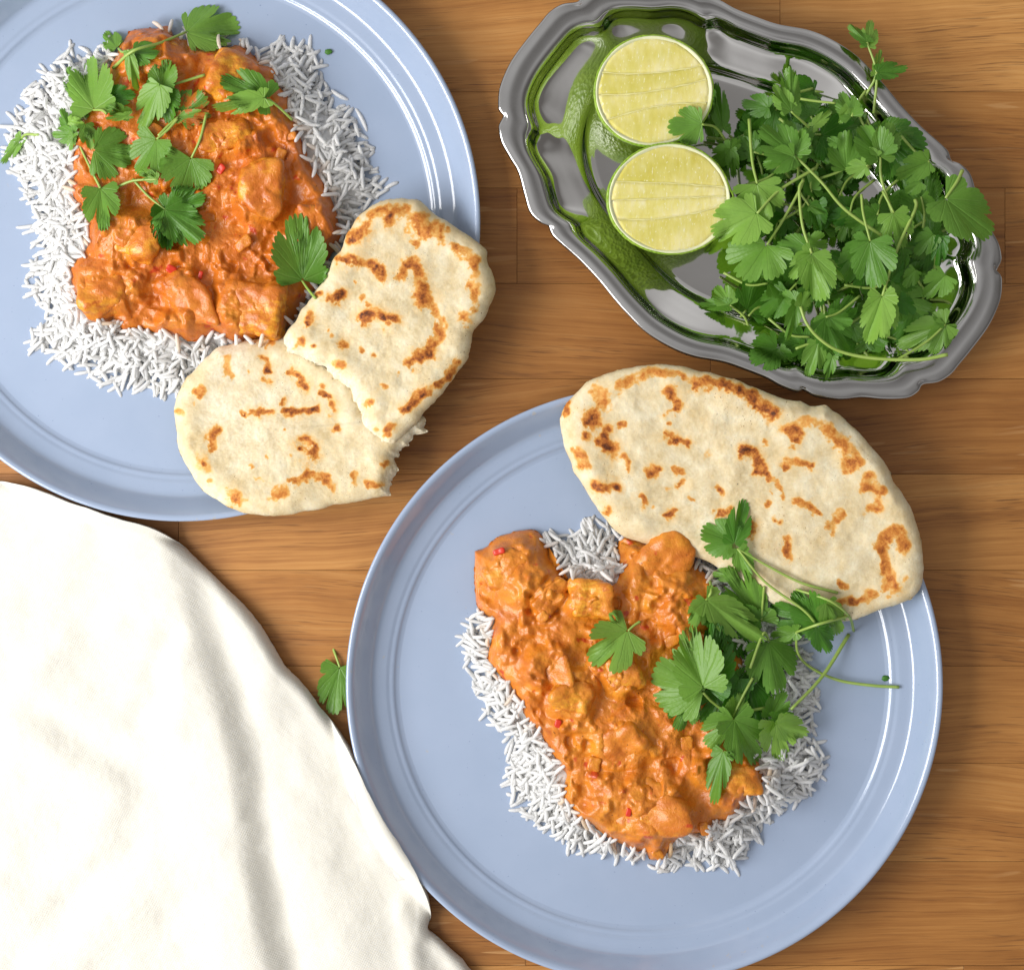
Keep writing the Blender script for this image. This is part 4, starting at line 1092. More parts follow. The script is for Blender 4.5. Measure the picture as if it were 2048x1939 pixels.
# ------------------------------------------------------------------ lime halves
def lime(label, cE, rx, ry, lines, tilt, seed, rot):
    """cE: centre of cut face (zoom E); rx, ry zoom E radii; lines: membrane curves as functions of u in [-1,1] -> v"""
    ztop = 0.0315
    p = P(*Zp('E', *cE), ztop)
    s = S * (H - ztop) / H / 3.35
    a, b = rx * s, ry * s
    depth = ztop - TRAY_FLOOR - 0.0012
    root = empty('lime_half', (p[0], p[1], TRAY_FLOOR))
    tag(root, label, 'lime', 'lime halves in the tray')
    def place(Q):
        # local (x right, y up, z up from cut face) -> tilt -> world
        R = np.array(Euler((tilt[0], tilt[1], rot), 'XYZ').to_matrix())
        return np.asarray(Q) @ R.T + p
    n = 128
    an = np.linspace(0, 2 * np.pi, n, endpoint=False)
    wob = 1 + 0.012 * np.sin(2 * an + seed) + 0.010 * np.sin(3 * an + 2 * seed)
    nip = 1 + (0.045 if seed == 2 else 0.0) * np.exp(-((((an - 0.06) + np.pi) % (2 * np.pi) - np.pi) / 0.10) ** 2)
    # peel: outer shell
    rows = []
    for th in np.linspace(0.02, 1, 34) * (np.pi / 2):
        # th=0 bottom pole, pi/2 rim
        r = np.sin(th) ** 0.92; z = -np.cos(th) ** 1.0 * depth
        rows.append(np.stack([a * r * wob * (nip if th > 1.4 else 1) * np.cos(an), b * r * wob * np.sin(an), np.full(n, z)], 1))
    rows.append(np.stack([a * 0.985 * wob * nip * np.cos(an), b * 0.985 * wob * np.sin(an), np.full(n, 0.0003)], 1))
    rows.append(np.stack([a * 0.965 * wob * nip * np.cos(an), b * 0.965 * wob * np.sin(an), np.full(n, 0.0002)], 1))
    V = np.array(rows).reshape(-1, 3)
    V = V + 0.00025 * fbm(V[:, 0], V[:, 1], V[:, 2], freq=500, octv=2, seed=seed)[:, None] * (V / np.linalg.norm(V, axis=1)[:, None])
    Vp = place(V)
    obj('peel', Vp, grid_faces(len(rows), n, True), M['peel'], root)
    # pith: pale ring and backing disc
    rows = []
    for t_, z in ((0.972, -0.0012), (0.970, 0.0003), (0.96, 0.0005), (0.948, 0.00045), (0.935, 0.0003), (0.92, 0.0), (0.89, -0.0008), (0.6, -0.0013), (0.3, -0.0013), (0.01, -0.0013)):
        rows.append(np.stack([a * t_ * wob * np.cos(an), b * t_ * wob * np.sin(an), z + 0.0002 * np.sin(an * 9 + seed)], 1))
    pith = obj('pith', place(np.array(rows).reshape(-1, 3)), grid_faces(len(rows), n, True), M['pith'], root)
    # segments: bands between the membrane lines
    K = 0.945
    bounds = [lambda u: -2.0 + 0 * u] + lines + [lambda u: 2.0 + 0 * u]
    rs = np.random.RandomState(seed)
    for i in range(len(bounds) - 1):
        nu, nv = 90, 26
        us = np.linspace(-0.999, 0.999, nu) * K
        lo = np.maximum(bounds[i](us / K) * K + 0.002, -np.sqrt(np.maximum(K * K - us ** 2, 0)))
        hi = np.minimum(bounds[i + 1](us / K) * K - 0.002, np.sqrt(np.maximum(K * K - us ** 2, 0)))
        ok = hi - lo > 0.02
        us, lo, hi = us[ok], lo[ok], hi[ok]
        nu = len(us)
        if nu < 4: continue
        vs = np.linspace(0, 1, nv)
        U = np.repeat(us[:, None], nv, 1); Vv = lo[:, None] + (hi - lo)[:, None] * vs[None]
        de = np.minimum(np.minimum(Vv - lo[:, None], hi[:, None] - Vv), K - 0.018 - np.hypot(U, Vv) + 0.022 * fbm(U, Vv, freq=9, octv=3, seed=seed))
        ez = smooth(-0.01, 0.05, np.maximum(de, 0))
        X, Y = U * a, Vv * b
        pulp = fbm(X * 1.0, Y * 0.35, freq=620, octv=3, seed=seed + i)
        z = -0.0002 + ez * (0.0005 + 0.00006 * pulp)
        Q = np.stack([X, Y, z], -1).reshape(-1, 3)
        obj('segment', place(Q), grid_faces(nu, nv), M['pulp'], pith)
    for f in lines:
        us = np.linspace(-0.93, 0.93, 60) * K
        v = f(us / K) * K + 0.010 * fbm(us, us * 0 + seed, freq=7, octv=3, seed=seed)
        m_ = us ** 2 + v ** 2 < (K * 1.0) ** 2
        us, v = us[m_], v[m_]
        w = 0.0095 * (1 + 0.35 * np.sin(us * 14 + seed))
        rows = []
        for o_, z in ((-1, 0.00014), (-0.6, 0.00026), (0, 0.00030), (0.6, 0.00026), (1, 0.00014)):
            rows.append(np.stack([us * a, (v + o_ * w * (1 + 0.5 * fbm(us, us * 0 + o_, freq=16, octv=2, seed=3))) * b, np.full(len(us), z)], 1))
        obj('membrane', place(np.array(rows).reshape(-1, 3)), grid_faces(5, len(us)), M['membrane'], pith)
    hm_add(Vp, 2)
    disc = np.array([[a * r * math.cos(t), b * r * math.sin(t), 0.0004] for r in np.linspace(0, 0.97, 70) for t in np.linspace(0, 2 * np.pi, 300)])
    hm_add(place(disc), 2)

def ln(pts):
    pts = sorted(pts); X = [p[0] for p in pts]; Y = [p[1] for p in pts]
    c = np.polyfit(X, Y, 2)
    return lambda u: np.polyval(c, u)
def nl(cE, rx, ry, pts):
    return ln([((x - cE[0]) / rx, -(y - cE[1]) / ry) for x, y in pts])
c1, c2 = (1096, 610), (1206, 1334)
lime('lime half with smooth even cut face, partly under a round coriander leaf', c1, 402, 378,
     [nl(c1, 402, 378, [(790, 810), (1000, 745), (1400, 690)]), nl(c1, 402, 378, [(735, 640), (1000, 625), (1440, 530)]), nl(c1, 402, 378, [(760, 485), (1000, 490), (1420, 430)])], (math.radians(3), math.radians(3), 0), 1, 0.0)
lime('lime half with a nub of stem end, propped below the other half', c2, 420, 378,
     [nl(c2, 420, 378, [(850, 1480), (1150, 1470), (1540, 1390)]), nl(c2, 420, 378, [(850, 1345), (1150, 1330), (1560, 1310)]), nl(c2, 420, 378, [(850, 1218), (1150, 1222), (1550, 1242)])], (math.radians(4), math.radians(5), 0), 2, 0.0)

# ------------------------------------------------------------------ napkin
EDGE = [(-60, 925), (0, 930), (60, 943), (150, 974), (250, 1006), (300, 1022), (340, 1048), (380, 1085), (450, 1152), (490, 1195), (520, 1240), (548, 1290), (590, 1332), (620, 1375), (660, 1425), (690, 1470), (720, 1532), (752, 1590), (785, 1640), (812, 1690), (830, 1735), (832, 1775), (826, 1800), (850, 1822), (880, 1850), (905, 1876), (960, 1960)]
OUTER = [(900, 2150), (500, 2350), (-200, 2400), (-560, 2100), (-640, 1500), (-420, 1000)]
zc = 0.010
nap_out = np.array([P(*Zp('W', *p), zc)[:2] for p in EDGE + OUTER])
ncen = P(*Zp('W', 60, 1900), zc)[:2]
edge = star_edge(nap_out, ncen, 760, 0.0009, 60, 2)
RIDGE = np.array([Zp('L', *p) for p in [(560, 190), (640, 380), (720, 620), (800, 850), (850, 1020), (885, 1250), (915, 1500), (960, 1720), (1010, 1900), (1080, 2100)]])
WRK = [  # (zoom L polyline, width px(src), depth mm)
    ([(0, 620), (120, 560), (260, 540), (330, 600)], 34, -2.2), ([(120, 740), (250, 660), (420, 600)], 26, 1.8), ([(520, 940), (580, 850), (600, 730), (640, 640)], 22, -2.4), ([(660, 980), (690, 830), (680, 700)], 20, 1.6),
    ([(130, 900), (220, 960), (330, 1040), (520, 1130)], 24, -2.2), ([(80, 1000), (200, 1100), (420, 1220)], 34, 1.8), ([(0, 1480), (140, 1520), (300, 1560)], 34, -1.2), ([(60, 1860), (180, 1720), (330, 1560), (440, 1460)], 26, -1.8),
    ([(250, 1860), (400, 1700), (560, 1560)], 28, 1.5), ([(480, 1320), (560, 1250), (640, 1120)], 30, -1.6), ([(1120, 880), (1180, 1040), (1290, 1290), (1330, 1450)], 24, -1.9), ([(1230, 1180), (1330, 1300), (1420, 1420)], 22, 1.3),
    ([(1180, 1620), (1300, 1560), (1420, 1580)], 34, -1.0), ([(860, 520), (960, 700), (1010, 900)], 26, 1.4), ([(1510, 1640), (1560, 1760), (1560, 1900)], 16, 2.4), ([(1600, 1780), (1640, 1840), (1720, 1940)], 16, -2.0)]
def nap_top(x, y, d):
    k = S * (H - zc) / H
    px, py = x / k + 1024, 969.5 - y / k
    # signed distance from the main fold (right positive)
    dist = seg_dist(px, py, RIDGE, False)
    xr = np.interp(py, RIDGE[:, 1], RIDGE[:, 0])
    s = np.where(px > xr, dist, -dist)
    fade = smooth(1040, 1330, py)
    fold = np.where(s < -8, 5.8 * np.exp(-((s + 8) / 115.0) ** 2), 5.8 * (1 - smooth(-8, 70, s)))
    valley = -1.4 * np.exp(-((s - 48) / 34.0) ** 2)
    hump = 3.0 * np.exp(-((s - 170) / 85.0) ** 2)
    z = 8.5 + (0.35 + 0.65 * fade) * fold + fade * (valley + hump) 
    z = z + 2.2 * fbm(px, py, freq=1 / 260.0, octv=2, seed=3) + 0.8 * fbm(px, py, freq=1 / 70.0, octv=2, seed=8) + 0.10 * fbm(px, py, freq=1 / 9.0, octv=2, seed=8)
    for pts, w, a in WRK:
        q = np.array([Zp('L', *p) for p in pts])
        wob = 6 * fbm(px, py, freq=1 / 40.0, octv=2, seed=5)
        z = z + 0.85 * a * np.exp(-((seg_dist(px + wob, py, q, False)) / (1.4 * w)) ** 2)
    z = z / 1000
    z = np.maximum(z, 0.0035)
    e = 0.0055
    p = np.sqrt(1 - (1 - np.clip(d / e, 0, 1)) ** 2)
    z = 0.0022 + (z - 0.0022) * (0.12 + 0.88 * p)
    under = np.zeros_like(z)
    for c in PC:   # drapes over the plate rim where it meets it
        r = np.hypot(x - c[0], y - c[1])
        on = np.interp(r, PLATE_R, PLATE_H) + 0.0014
        off = (0.0190 + 0.0014) * (1 - smooth(0.1350, 0.1500, r))
        under = np.maximum(under, np.where(r < 0.1350, on, off) * smooth(0.148, 0.140, r) if False else np.where(r < 0.1350, on, off))
    return (z ** 10 + under ** 10) ** 0.1
def nap_bot(x, y, d):
    z = np.full_like(x, 0.0006)
    for c in PC:
        r = np.hypot(x - c[0], y - c[1])
        z = np.maximum(z, np.where(r < 0.1362, np.interp(r, PLATE_R, PLATE_H, right=PLATE_H[-1]) + 0.0004, 0))
    return z
V, F, x, y, d, nt = star_solid(edge, ncen, rings(330, 1.35), nap_top, nap_bot, (0.997, 0.99, 0.9, 0.6, 0.3, 0.02))
nap = obj('napkin', V, F, M['cloth'], origin=(ncen[0], ncen[1], 0.0))
tag(nap, 'rumpled white cotton napkin beside two blue plates', 'napkin')
hm_add(V[:nt], 2)

# ------------------------------------------------------------------ coriander
LRS = np.random.RandomState(77)
def leaf_shape(L, wr, seed, fold, curl, ruff):
    r = np.random.RandomState(seed)
    nphi, nr = 191, 8
    pm = math.radians(r.uniform(92, 112))
    phi = np.linspace(-pm, pm, nphi)
    env = 0.50 + 0.50 * np.cos(np.clip(phi / pm, -1, 1) * np.pi / 2) ** 0.5
    hw0 = math.radians(r.uniform(24, 31)); hw1 = math.radians(r.uniform(22, 27)); hw2 = pm - hw0 - 2 * hw1 if pm > hw0 + 2 * hw1 else 0.3
    lob = [(0.0, hw0), (-(hw0 + hw1), hw1), (hw0 + hw1, hw1), (-(hw0 + 2 * hw1 + max(hw2, 0.25)), max(hw2, 0.25)), (hw0 + 2 * hw1 + max(hw2, 0.25), max(hw2, 0.25))]
    R = np.zeros_like(phi); U_ = np.zeros_like(phi)
    d1, d2 = r.uniform(0.26, 0.60), r.uniform(0.18, 0.45)
    r_exp = r.uniform(4.5, 8.0)
    for k_, (c_, h_) in enumerate(lob):
        u = (phi - c_) / h_
        dd = np.where(np.abs(phi) < (hw0 + hw1), d1, d2)
        pr_ = 1 - dd * np.clip(np.abs(u), 0, 1) ** r_exp
        m_ = np.abs(u) <= 1.0001
        R[m_] = pr_[m_]; U_[m_] = u[m_]
    R[R == 0] = 0.8
    R *= env
    nt_ = r.choice([5, 6, 6, 7])
    tph = U_ * nt_ / 2 * np.pi + (0.5 * np.pi if nt_ % 2 == 0 else 0) + 0.5 * np.pi * (nt_ % 2)
    teeth = np.sqrt(np.abs(np.sin(tph + 0.25 * np.sin(phi * 7 + seed)) + 0.0))
    R *= 1 + 0.125 * (teeth - 0.75) * (0.85 + 0.3 * np.sin(phi * 5 + seed))
    R *= 1 + 0.05 * np.sin(phi * 2.3 + seed) + 0.03 * r.uniform(-1, 1) * phi
    x0 = R * np.sin(phi); y0 = R * np.cos(phi)
    sc_y = L / y0.max(); sc_x = L * wr / (x0.max() - x0.min())
    t = np.linspace(0.02, 1, nr) ** 0.85
    X = t[:, None] * x0[None] * sc_x; Y = t[:, None] * y0[None] * sc_y
    rho = np.hypot(X, Y) / L
    f1, f2, p1, p2 = r.uniform(2.2, 3.6), r.uniform(5, 7.5), r.uniform(0, 6), r.uniform(0, 6)
    Zz = fold * np.abs(X) - curl * (rho ** 2) * L * 0.55 + ruff * L * rho ** 2 * (0.11 * np.sin(phi * f1 + p1) + 0.05 * np.sin(phi * f2 + p2))[None]
    Zz = Zz + L * 0.006 * rho * np.cos(phi * 2 * np.pi / 0.62)[None]
    Q = np.stack([X, Y, Zz], -1).reshape(-1, 3)
    lp = np.stack([X / L, Y / L, np.repeat(t[:, None], nphi, 1)], -1).reshape(-1, 3)
    return Q, grid_faces(nr, nphi), lp

def tube(pts, r0, r1, sides=7):
    pts = np.asarray(pts, float)
    C = catmull(pts, 7) if len(pts) > 2 else np.array([pts[0] + (pts[-1] - pts[0]) * t for t in np.linspace(0, 1, 6)])
    n = len(C)
    T = np.gradient(C, axis=0); T /= np.linalg.norm(T, axis=1)[:, None] + 1e-12
    up = np.array([0, 0, 1.0])
    N1 = np.cross(T, up); N1 /= np.linalg.norm(N1, axis=1)[:, None] + 1e-9
    N2 = np.cross(T, N1)
    rad = np.linspace(r0, r1, n)
    rows = []
    for j in range(sides):
        a = 2 * math.pi * j / sides
        rows.append(C + (N1 * math.cos(a) + N2 * math.sin(a)) * rad[:, None])
    V = np.stack(rows, 1).reshape(-1, 3)
    F = [tuple(f) for f in grid_faces(n, sides, True).tolist()]
    F.append(tuple(range(sides))[::-1]); F.append(tuple((n - 1) * sides + j for j in range(sides)))
    return V, F, C

leaf_seed = [100]
HM0 = None
def add_leaf(parent, b, t, wr, tone, lift=0.0, zfun=None, slope=None, fold=None, curl=None, ruff=1.5, stain=0.0, zb=None, roll=None):
    """b, t: photo px of base and tip."""
    leaf_seed[0] += 1; sd = leaf_seed[0]
    r = np.random.RandomState(sd)
    z0 = 0.02 if zb is None else zb
    gs = 1.07 if zb is None else 0.93
    t = (b[0] + (t[0] - b[0]) * gs, b[1] + (t[1] - b[1]) * gs)
    pb, pt = P(*b, z0), P(*t, z0)
    L = np.hypot(*(pt - pb)[:2])
    yaw = math.atan2(pt[1] - pb[1], pt[0] - pb[0]) - math.pi / 2
    fold = r.uniform(-0.10, 0.45) if fold is None else fold
    curl = r.uniform(-0.15, 0.40) if curl is None else curl
    Q, F, lp = leaf_shape(L, wr, sd, fold, curl, ruff)
    c, s = math.cos(yaw), math.sin(yaw)
    X = Q[:, 0] * c - Q[:, 1] * s; Y = Q[:, 0] * s + Q[:, 1] * c
    X, Y = X + pb[0], Y + pb[1]
    if zb is None:
        h = hm_get(X, Y)
        A = np.stack([X - pb[0], Y - pb[1], np.ones_like(X)], 1)
        co, *_ = np.linalg.lstsq(A, h, rcond=None)
        co[:2] = np.clip(co[:2], -0.45, 0.45)
        # partly follow the surface below
        pl = A[:, 0] * co[0] + A[:, 1] * co[1]
        zz = pl + Q[:, 2]
        z = zz + np.percentile(h - zz, 86) + 0.0004 + lift
        z = np.maximum(z, h + 0.0005)
        if slope is not None: z = z + Q[:, 1] * slope
    else:
        sl = (0.0 if slope is None else slope)
        rs_ = r.uniform(-0.45, 0.45) if roll is None else roll
        z = zb + Q[:, 2] + Q[:, 1] * sl + Q[:, 0] * rs_
        if HM0 is not None: z = np.maximum(z, HM0[hm_idx(X, Y)] + 0.0006)
    V = np.stack([X, Y, z], 1)
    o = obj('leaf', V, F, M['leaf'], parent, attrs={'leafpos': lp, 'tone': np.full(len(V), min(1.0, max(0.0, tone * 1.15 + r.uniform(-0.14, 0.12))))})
    o['stain'] = float(stain)
    hm_add(V, 1)
    return V[0]

def sprig(label, leaves, stems, group=None, zk='A', tray_z=None, name='coriander_sprig', rad=0.00078, stain=0.0, flat=False):
    """leaves: (bx,by,tx,ty,wr,tone[,lift]); stems: list of point lists (first point at the leaf end)"""
    f = leaves[0] if leaves else None
    first = Zp(zk, *(leaves[0][:2] if leaves else stems[0][0]))
    zf = tray_z if tray_z is not None else float(hm_get(*[np.array([v]) for v in P(*first, 0.02)[:2]])[0])
    root = empty(name, P(*first, zf))
    tag(root, label, 'coriander', group)
    ends = []
    for lf in leaves:
        bx, by, tx, ty, wr, tone = lf[:6]
        lift = lf[6] if len(lf) > 6 else 0.0
        b, t = Zp(zk, bx, by), Zp(zk, tx, ty)
        if tray_z is None:
            e = add_leaf(root, b, t, wr, tone, lift / 1000, stain=stain)
        else:
            if flat: e = add_leaf(root, b, t, wr, tone, zb=tray_z + lift / 1000, slope=0.02, fold=0.08, curl=-0.05, ruff=0.4, roll=0.0)
            else: e = add_leaf(root, b, t, wr, tone, zb=tray_z + lift / 1000, slope=LRS.uniform(-0.45, 0.12), fold=LRS.uniform(-0.1, 0.5))
        ends.append(e)
    for st in stems:
        pts = []
        base = np.mean([e[2] for e in ends]) if ends else zf + 0.001
        for i, q in enumerate(st):
            if tray_z is None:
                w = P(*Zp(zk, *q), 0.022)
                w[2] = float(hm_get(np.array([w[0]]), np.array([w[1]]))[0]) + rad
            else:
                w = P(*Zp(zk, *q[:2]), tray_z); w[2] = tray_z + 0.0012 + (q[2] / 1000 if len(q) > 2 else 0) - 0.004 * i / max(1, len(st) - 1)
            pts.append(w)
        pts = np.array(pts)
        if ends:   # start at the leaf it carries
            d = [np.hypot(*(e[:2] - pts[0][:2])) for e in ends]
            e = ends[int(np.argmin(d))]
            if min(d) < 0.006:
                pts[0] = e
        if tray_z is None and len(pts) > 2:
            for i in range(1, len(pts) - 1):
                pts[i, 2] = max(pts[i, 2], 0.5 * (pts[i - 1, 2] + pts[i + 1, 2]))
        V, F, C = tube(pts, rad * 0.66, rad * 0.88)
        obj('stem', V, F, M['stem'], root)
    return root

# --- on the curry beside the torn flatbread
G1 = 'coriander scattered on the curry beside torn flatbread'
sprig('small folded coriander sprig half tucked under the others on curry', [(800, 720, 990, 700, .85, .12), (800, 750, 720, 700, .8, .7), (560, 800, 640, 850, .8, .4)], [], G1, 'A')
sprig('dark coriander leaf with a curled pale edge on curry', [(985, 400, 1175, 430, 1.0, .10), (970, 400, 1010, 660, .35, .5, 1.0)], [[(970, 400), (900, 385), (850, 335)]], G1, 'A')
sprig('large pale coriander leaf overhanging curry onto plate on long stalk', [(1350, 220, 1692, 110, 1.02, .60, 1.5)], [[(1350, 220), (1180, 320), (1000, 400), (820, 490)]], G1, 'A', rad=0.0009)
sprig('tiny coriander leaf at the edge of curry by blue plate', [(830, 320, 718, 190, .85, .45)], [], G1, 'A')
sprig('sauce stained coriander leaf lying in orange curry', [(1320, 870, 1510, 715, 1.15, .25), (1320, 870, 1545, 862, .45, .5)], [[(1320, 870), (1240, 930), (1170, 1005)]], G1, 'A', stain=1.0)
sprig('bright coriander leaf with a broad fan, at curry edge over rice', [(560, 680, 480, 470, .7, .45), (695, 810, 640, 415, .86, .58, 1.2)], [[(700, 800), (760, 820), (800, 850)]], G1, 'A')
sprig('three lobed coriander leaf with short stalk pointing toward rice', [(1200, 660, 1260, 885, 1.0, .05), (1200, 650, 1235, 465, 1.15, .25, .5), (1200, 650, 1040, 935, .72, .48, 1.5)], [[(1200, 650), (1340, 605), (1505, 552)]], G1, 'A')
sprig('narrow folded coriander leaves standing beside the rice', [(500, 940, 440, 785, .65, .30), (500, 890, 615, 915, .65, .85, .8), (950, 850, 805, 800, .65, .5), (960, 860, 808, 892, .32, .75, 1)], [], G1, 'A')
sprig('coriander leaf with slender stalk running down the curry edge', [(545, 985, 375, 978, .75, .40), (545, 985, 520, 1100, .7, .45), (630, 910, 682, 1095, .6, .45)], [[(545, 985), (640, 1190), (735, 1375)]], G1, 'A')
sprig('broad round coriander leaf in the middle of scattered leaves', [(700, 1110, 955, 1150, 1.45, .40)], [], G1, 'A')
sprig('glossy bright coriander leaf overlapping the broad round one', [(1160, 1035, 1020, 1270, 1.05, .45, 1.0)], [[(1160, 1035), (1240, 960), (1310, 880)]], G1, 'A')
sprig('wide coriander leaf hanging from an upright stalk on curry', [(1415, 1200, 1525, 1335, .75, .08), (1410, 1170, 1335, 1405, 1.45, .36, .8)], [[(1410, 1170), (1480, 1030), (1520, 850)]], G1, 'A')
sprig('small curled coriander leaf on a sideways stalk', [(1180, 1330, 1040, 1285, .6, .6)], [[(1180, 1330), (980, 1330), (850, 1372)]], G1, 'A')
sprig('heart shaped coriander leaf at the end of a thin stalk, near rice', [(742, 1385, 795, 1695, .86, .42, .4)], [[(742, 1385), (735, 1372)]], G1, 'A')
sprig('dark glossy three part coriander leaf on bare chicken', [(1225, 1550, 1235, 1825, .7, .06), (1225, 1550, 1505, 1465, .85, .10), (1225, 1550, 1480, 1765, .85, .16)], [[(1225, 1550), (1090, 1440), (970, 1310)]], G1, 'A')
sprig('coriander leaf folded in two on the curry near loose rice', [(675, 565, 428, 478, .8, .28), (660, 575, 398, 640, .42, .6, .5)], [[(675, 565), (740, 615), (800, 670)]], G1, 'B')
sprig('single flat coriander leaf with stalk touching torn flatbread', [(770, 505, 740, 165, .85, .38)], [[(770, 505), (805, 560), (850, 612)]], G1, 'D')
sprig('coriander leaf lying on rice at the far rim side of plate', [(110, 980, -40, 1150, .42, .5)], [[(110, 980), (150, 955), (260, 968)]], G1, 'A')

# --- on the other curry
G2 = 'coriander piled on the curry beside whole flatbread'
sprig('single pale coriander leaf alone on curry, away from the pile', [(1170, 855, 925, 1045, 1.08, .66, .4)], [[(1170, 855), (1215, 825), (1255, 800)]], G2, 'I')
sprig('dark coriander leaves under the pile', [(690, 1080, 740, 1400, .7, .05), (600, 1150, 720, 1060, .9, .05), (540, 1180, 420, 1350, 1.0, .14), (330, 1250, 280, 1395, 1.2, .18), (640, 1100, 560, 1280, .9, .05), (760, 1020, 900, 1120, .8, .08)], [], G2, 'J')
sprig('dark coriander leaf with pale companion beside the flatbread edge', [(1090, 770, 850, 680, .9, .12), (1100, 780, 960, 600, .9, .15), (1120, 650, 1235, 835, .7, .58), (1080, 800, 1170, 935, .9, .08)], [[(970, 580), (1150, 640), (1280, 735), (1350, 840)]], G2, 'J')
sprig('ruffled coriander sprig reaching onto the whole flatbread', [(595, 300, 420, 235, 1.2, .34, 1), (600, 310, 665, 70, .6, .22, 1), (620, 340, 685, 495, .7, .5)], [[(620, 320), (800, 440), (1000, 540), (1215, 600)], [(650, 360), (780, 530), (1000, 690), (1080, 770)]], G2, 'J')
sprig('crinkled deep green coriander leaf with white midrib', [(600, 500, 495, 495, .8, .4), (780, 770, 570, 470, .55, .33, 1), (770, 760, 615, 705, .7, .28)], [[(780, 770), (785, 650), (785, 565)]], G2, 'J')
sprig('folded coriander leaf showing its pale underside on curry', [(500, 700, 690, 965, .7, .18), (440, 640, 350, 780, .8, .5), (440, 640, 765, 875, .5, .62, 1.2)], [[(455, 645), (470, 590), (475, 535)]], G2, 'J')
sprig('large fan shaped coriander leaf, broadest of the pile', [(440, 1150, 500, 795, .75, .12), (420, 1170, 150, 1050, 1.35, .56, 2), (415, 1140, 325, 815, .85, .58, 2)], [[(420, 1170), (490, 1245), (600, 1305), (800, 1280)]], G2, 'J', rad=0.0009)
sprig('round ruffled coriander leaf at the centre of the pile', [(815, 885, 850, 1165, 1.12, .28, 2.5)], [[(815, 885), (780, 840), (700, 1040)]], G2, 'J')
sprig('shiny split coriander leaf on a thick brownish stalk', [(830, 1330, 905, 1180, .9, .38, 1), (830, 1330, 990, 1345, .5, .28, 1)], [[(950, 1290), (1150, 1100), (1320, 860)]], G2, 'J', rad=0.0011)
sprig('broad coriander leaf pair drooping over curry below the pile', [(600, 1330, 650, 1195, 1.0, .58), (600, 1330, 460, 1490, 1.05, .36, 1.5), (600, 1330, 750, 1580, .85, .36, 1.5)], [[(600, 1330), (660, 1200), (715, 1095)]], G2, 'J')
sprig('twisted narrow coriander leaf hanging down the curry', [(540, 1515, 485, 1805, .42, .34, .5)], [], G2, 'J')
sprig('yellow green coriander leaf lying on rice beside the pile', [(845, 1350, 900, 1580, .95, .92, 1), (850, 1360, 1035, 1440, .8, .85, 1)], [], G2, 'J')
sprig('long bare coriander stalk trailing across the plate toward its rim', [(975, 830, 840, 850, .7, .5)], [[(985, 830), (1000, 960), (1080, 1050), (1250, 1130), (1450, 1162), (1615, 1172)], [(985, 830), (1100, 775), (1280, 735)]], G2, 'J', rad=0.0009)

# leaf on the table, half under the plate
sprig('coriander leaf lying on the oak table beside napkin and plate', [(1275, 740, 1250, 930, .80, .30)], [[(1275, 740), (1262, 700), (1250, 672)]], None, 'L', tray_z=0.0022, flat=True)

# --- the heap in the tray
G3 = 'coriander sprigs heaped in the steel tray'
LB3 = 'dark coriander sprig buried under the leafy heap in the steel tray'
hc = P(*Zp('W', 1640, 440), 0.02)[:2]
def heap(zk, x, y):
    """height of the heap surface at a zoom point"""
    w = P(*Zp(zk, x, y), 0.025)[:2] - hc
    ca, sa = math.cos(math.radians(-40)), math.sin(math.radians(-40))
    u, v = w[0] * ca + w[1] * sa, -w[0] * sa + w[1] * ca
    q = math.hypot(u / 0.085, v / 0.062)
    return 0.007 + 0.026 * max(0.0, 1 - q * q) ** 0.7
def hs(level, label, leaves, stems, zk, rad=0.00075):
    return sprig(label, leaves, stems, G3, zk, tray_z=heap(zk, leaves[0][0], leaves[0][1]) + level / 1000 if leaves else heap(zk, *stems[0][0][:2]) + level / 1000, rad=rad)

HM0 = HM.copy()
# filler below (leaf ends and undersides that show dark between the upper leaves)
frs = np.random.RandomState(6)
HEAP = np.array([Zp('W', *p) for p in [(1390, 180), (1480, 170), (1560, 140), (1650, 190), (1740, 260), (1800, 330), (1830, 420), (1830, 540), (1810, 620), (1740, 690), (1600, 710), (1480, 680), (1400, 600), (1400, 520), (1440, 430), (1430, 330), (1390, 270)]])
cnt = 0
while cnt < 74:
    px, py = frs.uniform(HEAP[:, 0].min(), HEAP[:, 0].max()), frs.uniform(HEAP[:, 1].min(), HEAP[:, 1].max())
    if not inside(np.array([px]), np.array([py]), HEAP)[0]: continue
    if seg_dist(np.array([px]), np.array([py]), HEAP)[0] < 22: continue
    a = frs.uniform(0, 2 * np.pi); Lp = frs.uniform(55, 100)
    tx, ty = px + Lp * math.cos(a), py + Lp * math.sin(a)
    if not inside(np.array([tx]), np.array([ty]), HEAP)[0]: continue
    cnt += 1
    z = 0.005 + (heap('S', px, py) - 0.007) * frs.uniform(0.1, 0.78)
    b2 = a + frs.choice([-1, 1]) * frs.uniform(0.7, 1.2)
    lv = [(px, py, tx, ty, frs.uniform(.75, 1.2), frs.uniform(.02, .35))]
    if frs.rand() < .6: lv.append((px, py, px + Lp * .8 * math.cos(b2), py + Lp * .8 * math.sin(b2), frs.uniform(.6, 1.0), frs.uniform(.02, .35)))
    sprig(LB3, lv, [[(px, py), (px - 40 * math.cos(a), py - 40 * math.sin(a)), (px - 90 * math.cos(a + .3), py - 90 * math.sin(a + .3))]], G3, 'S', tray_z=z)

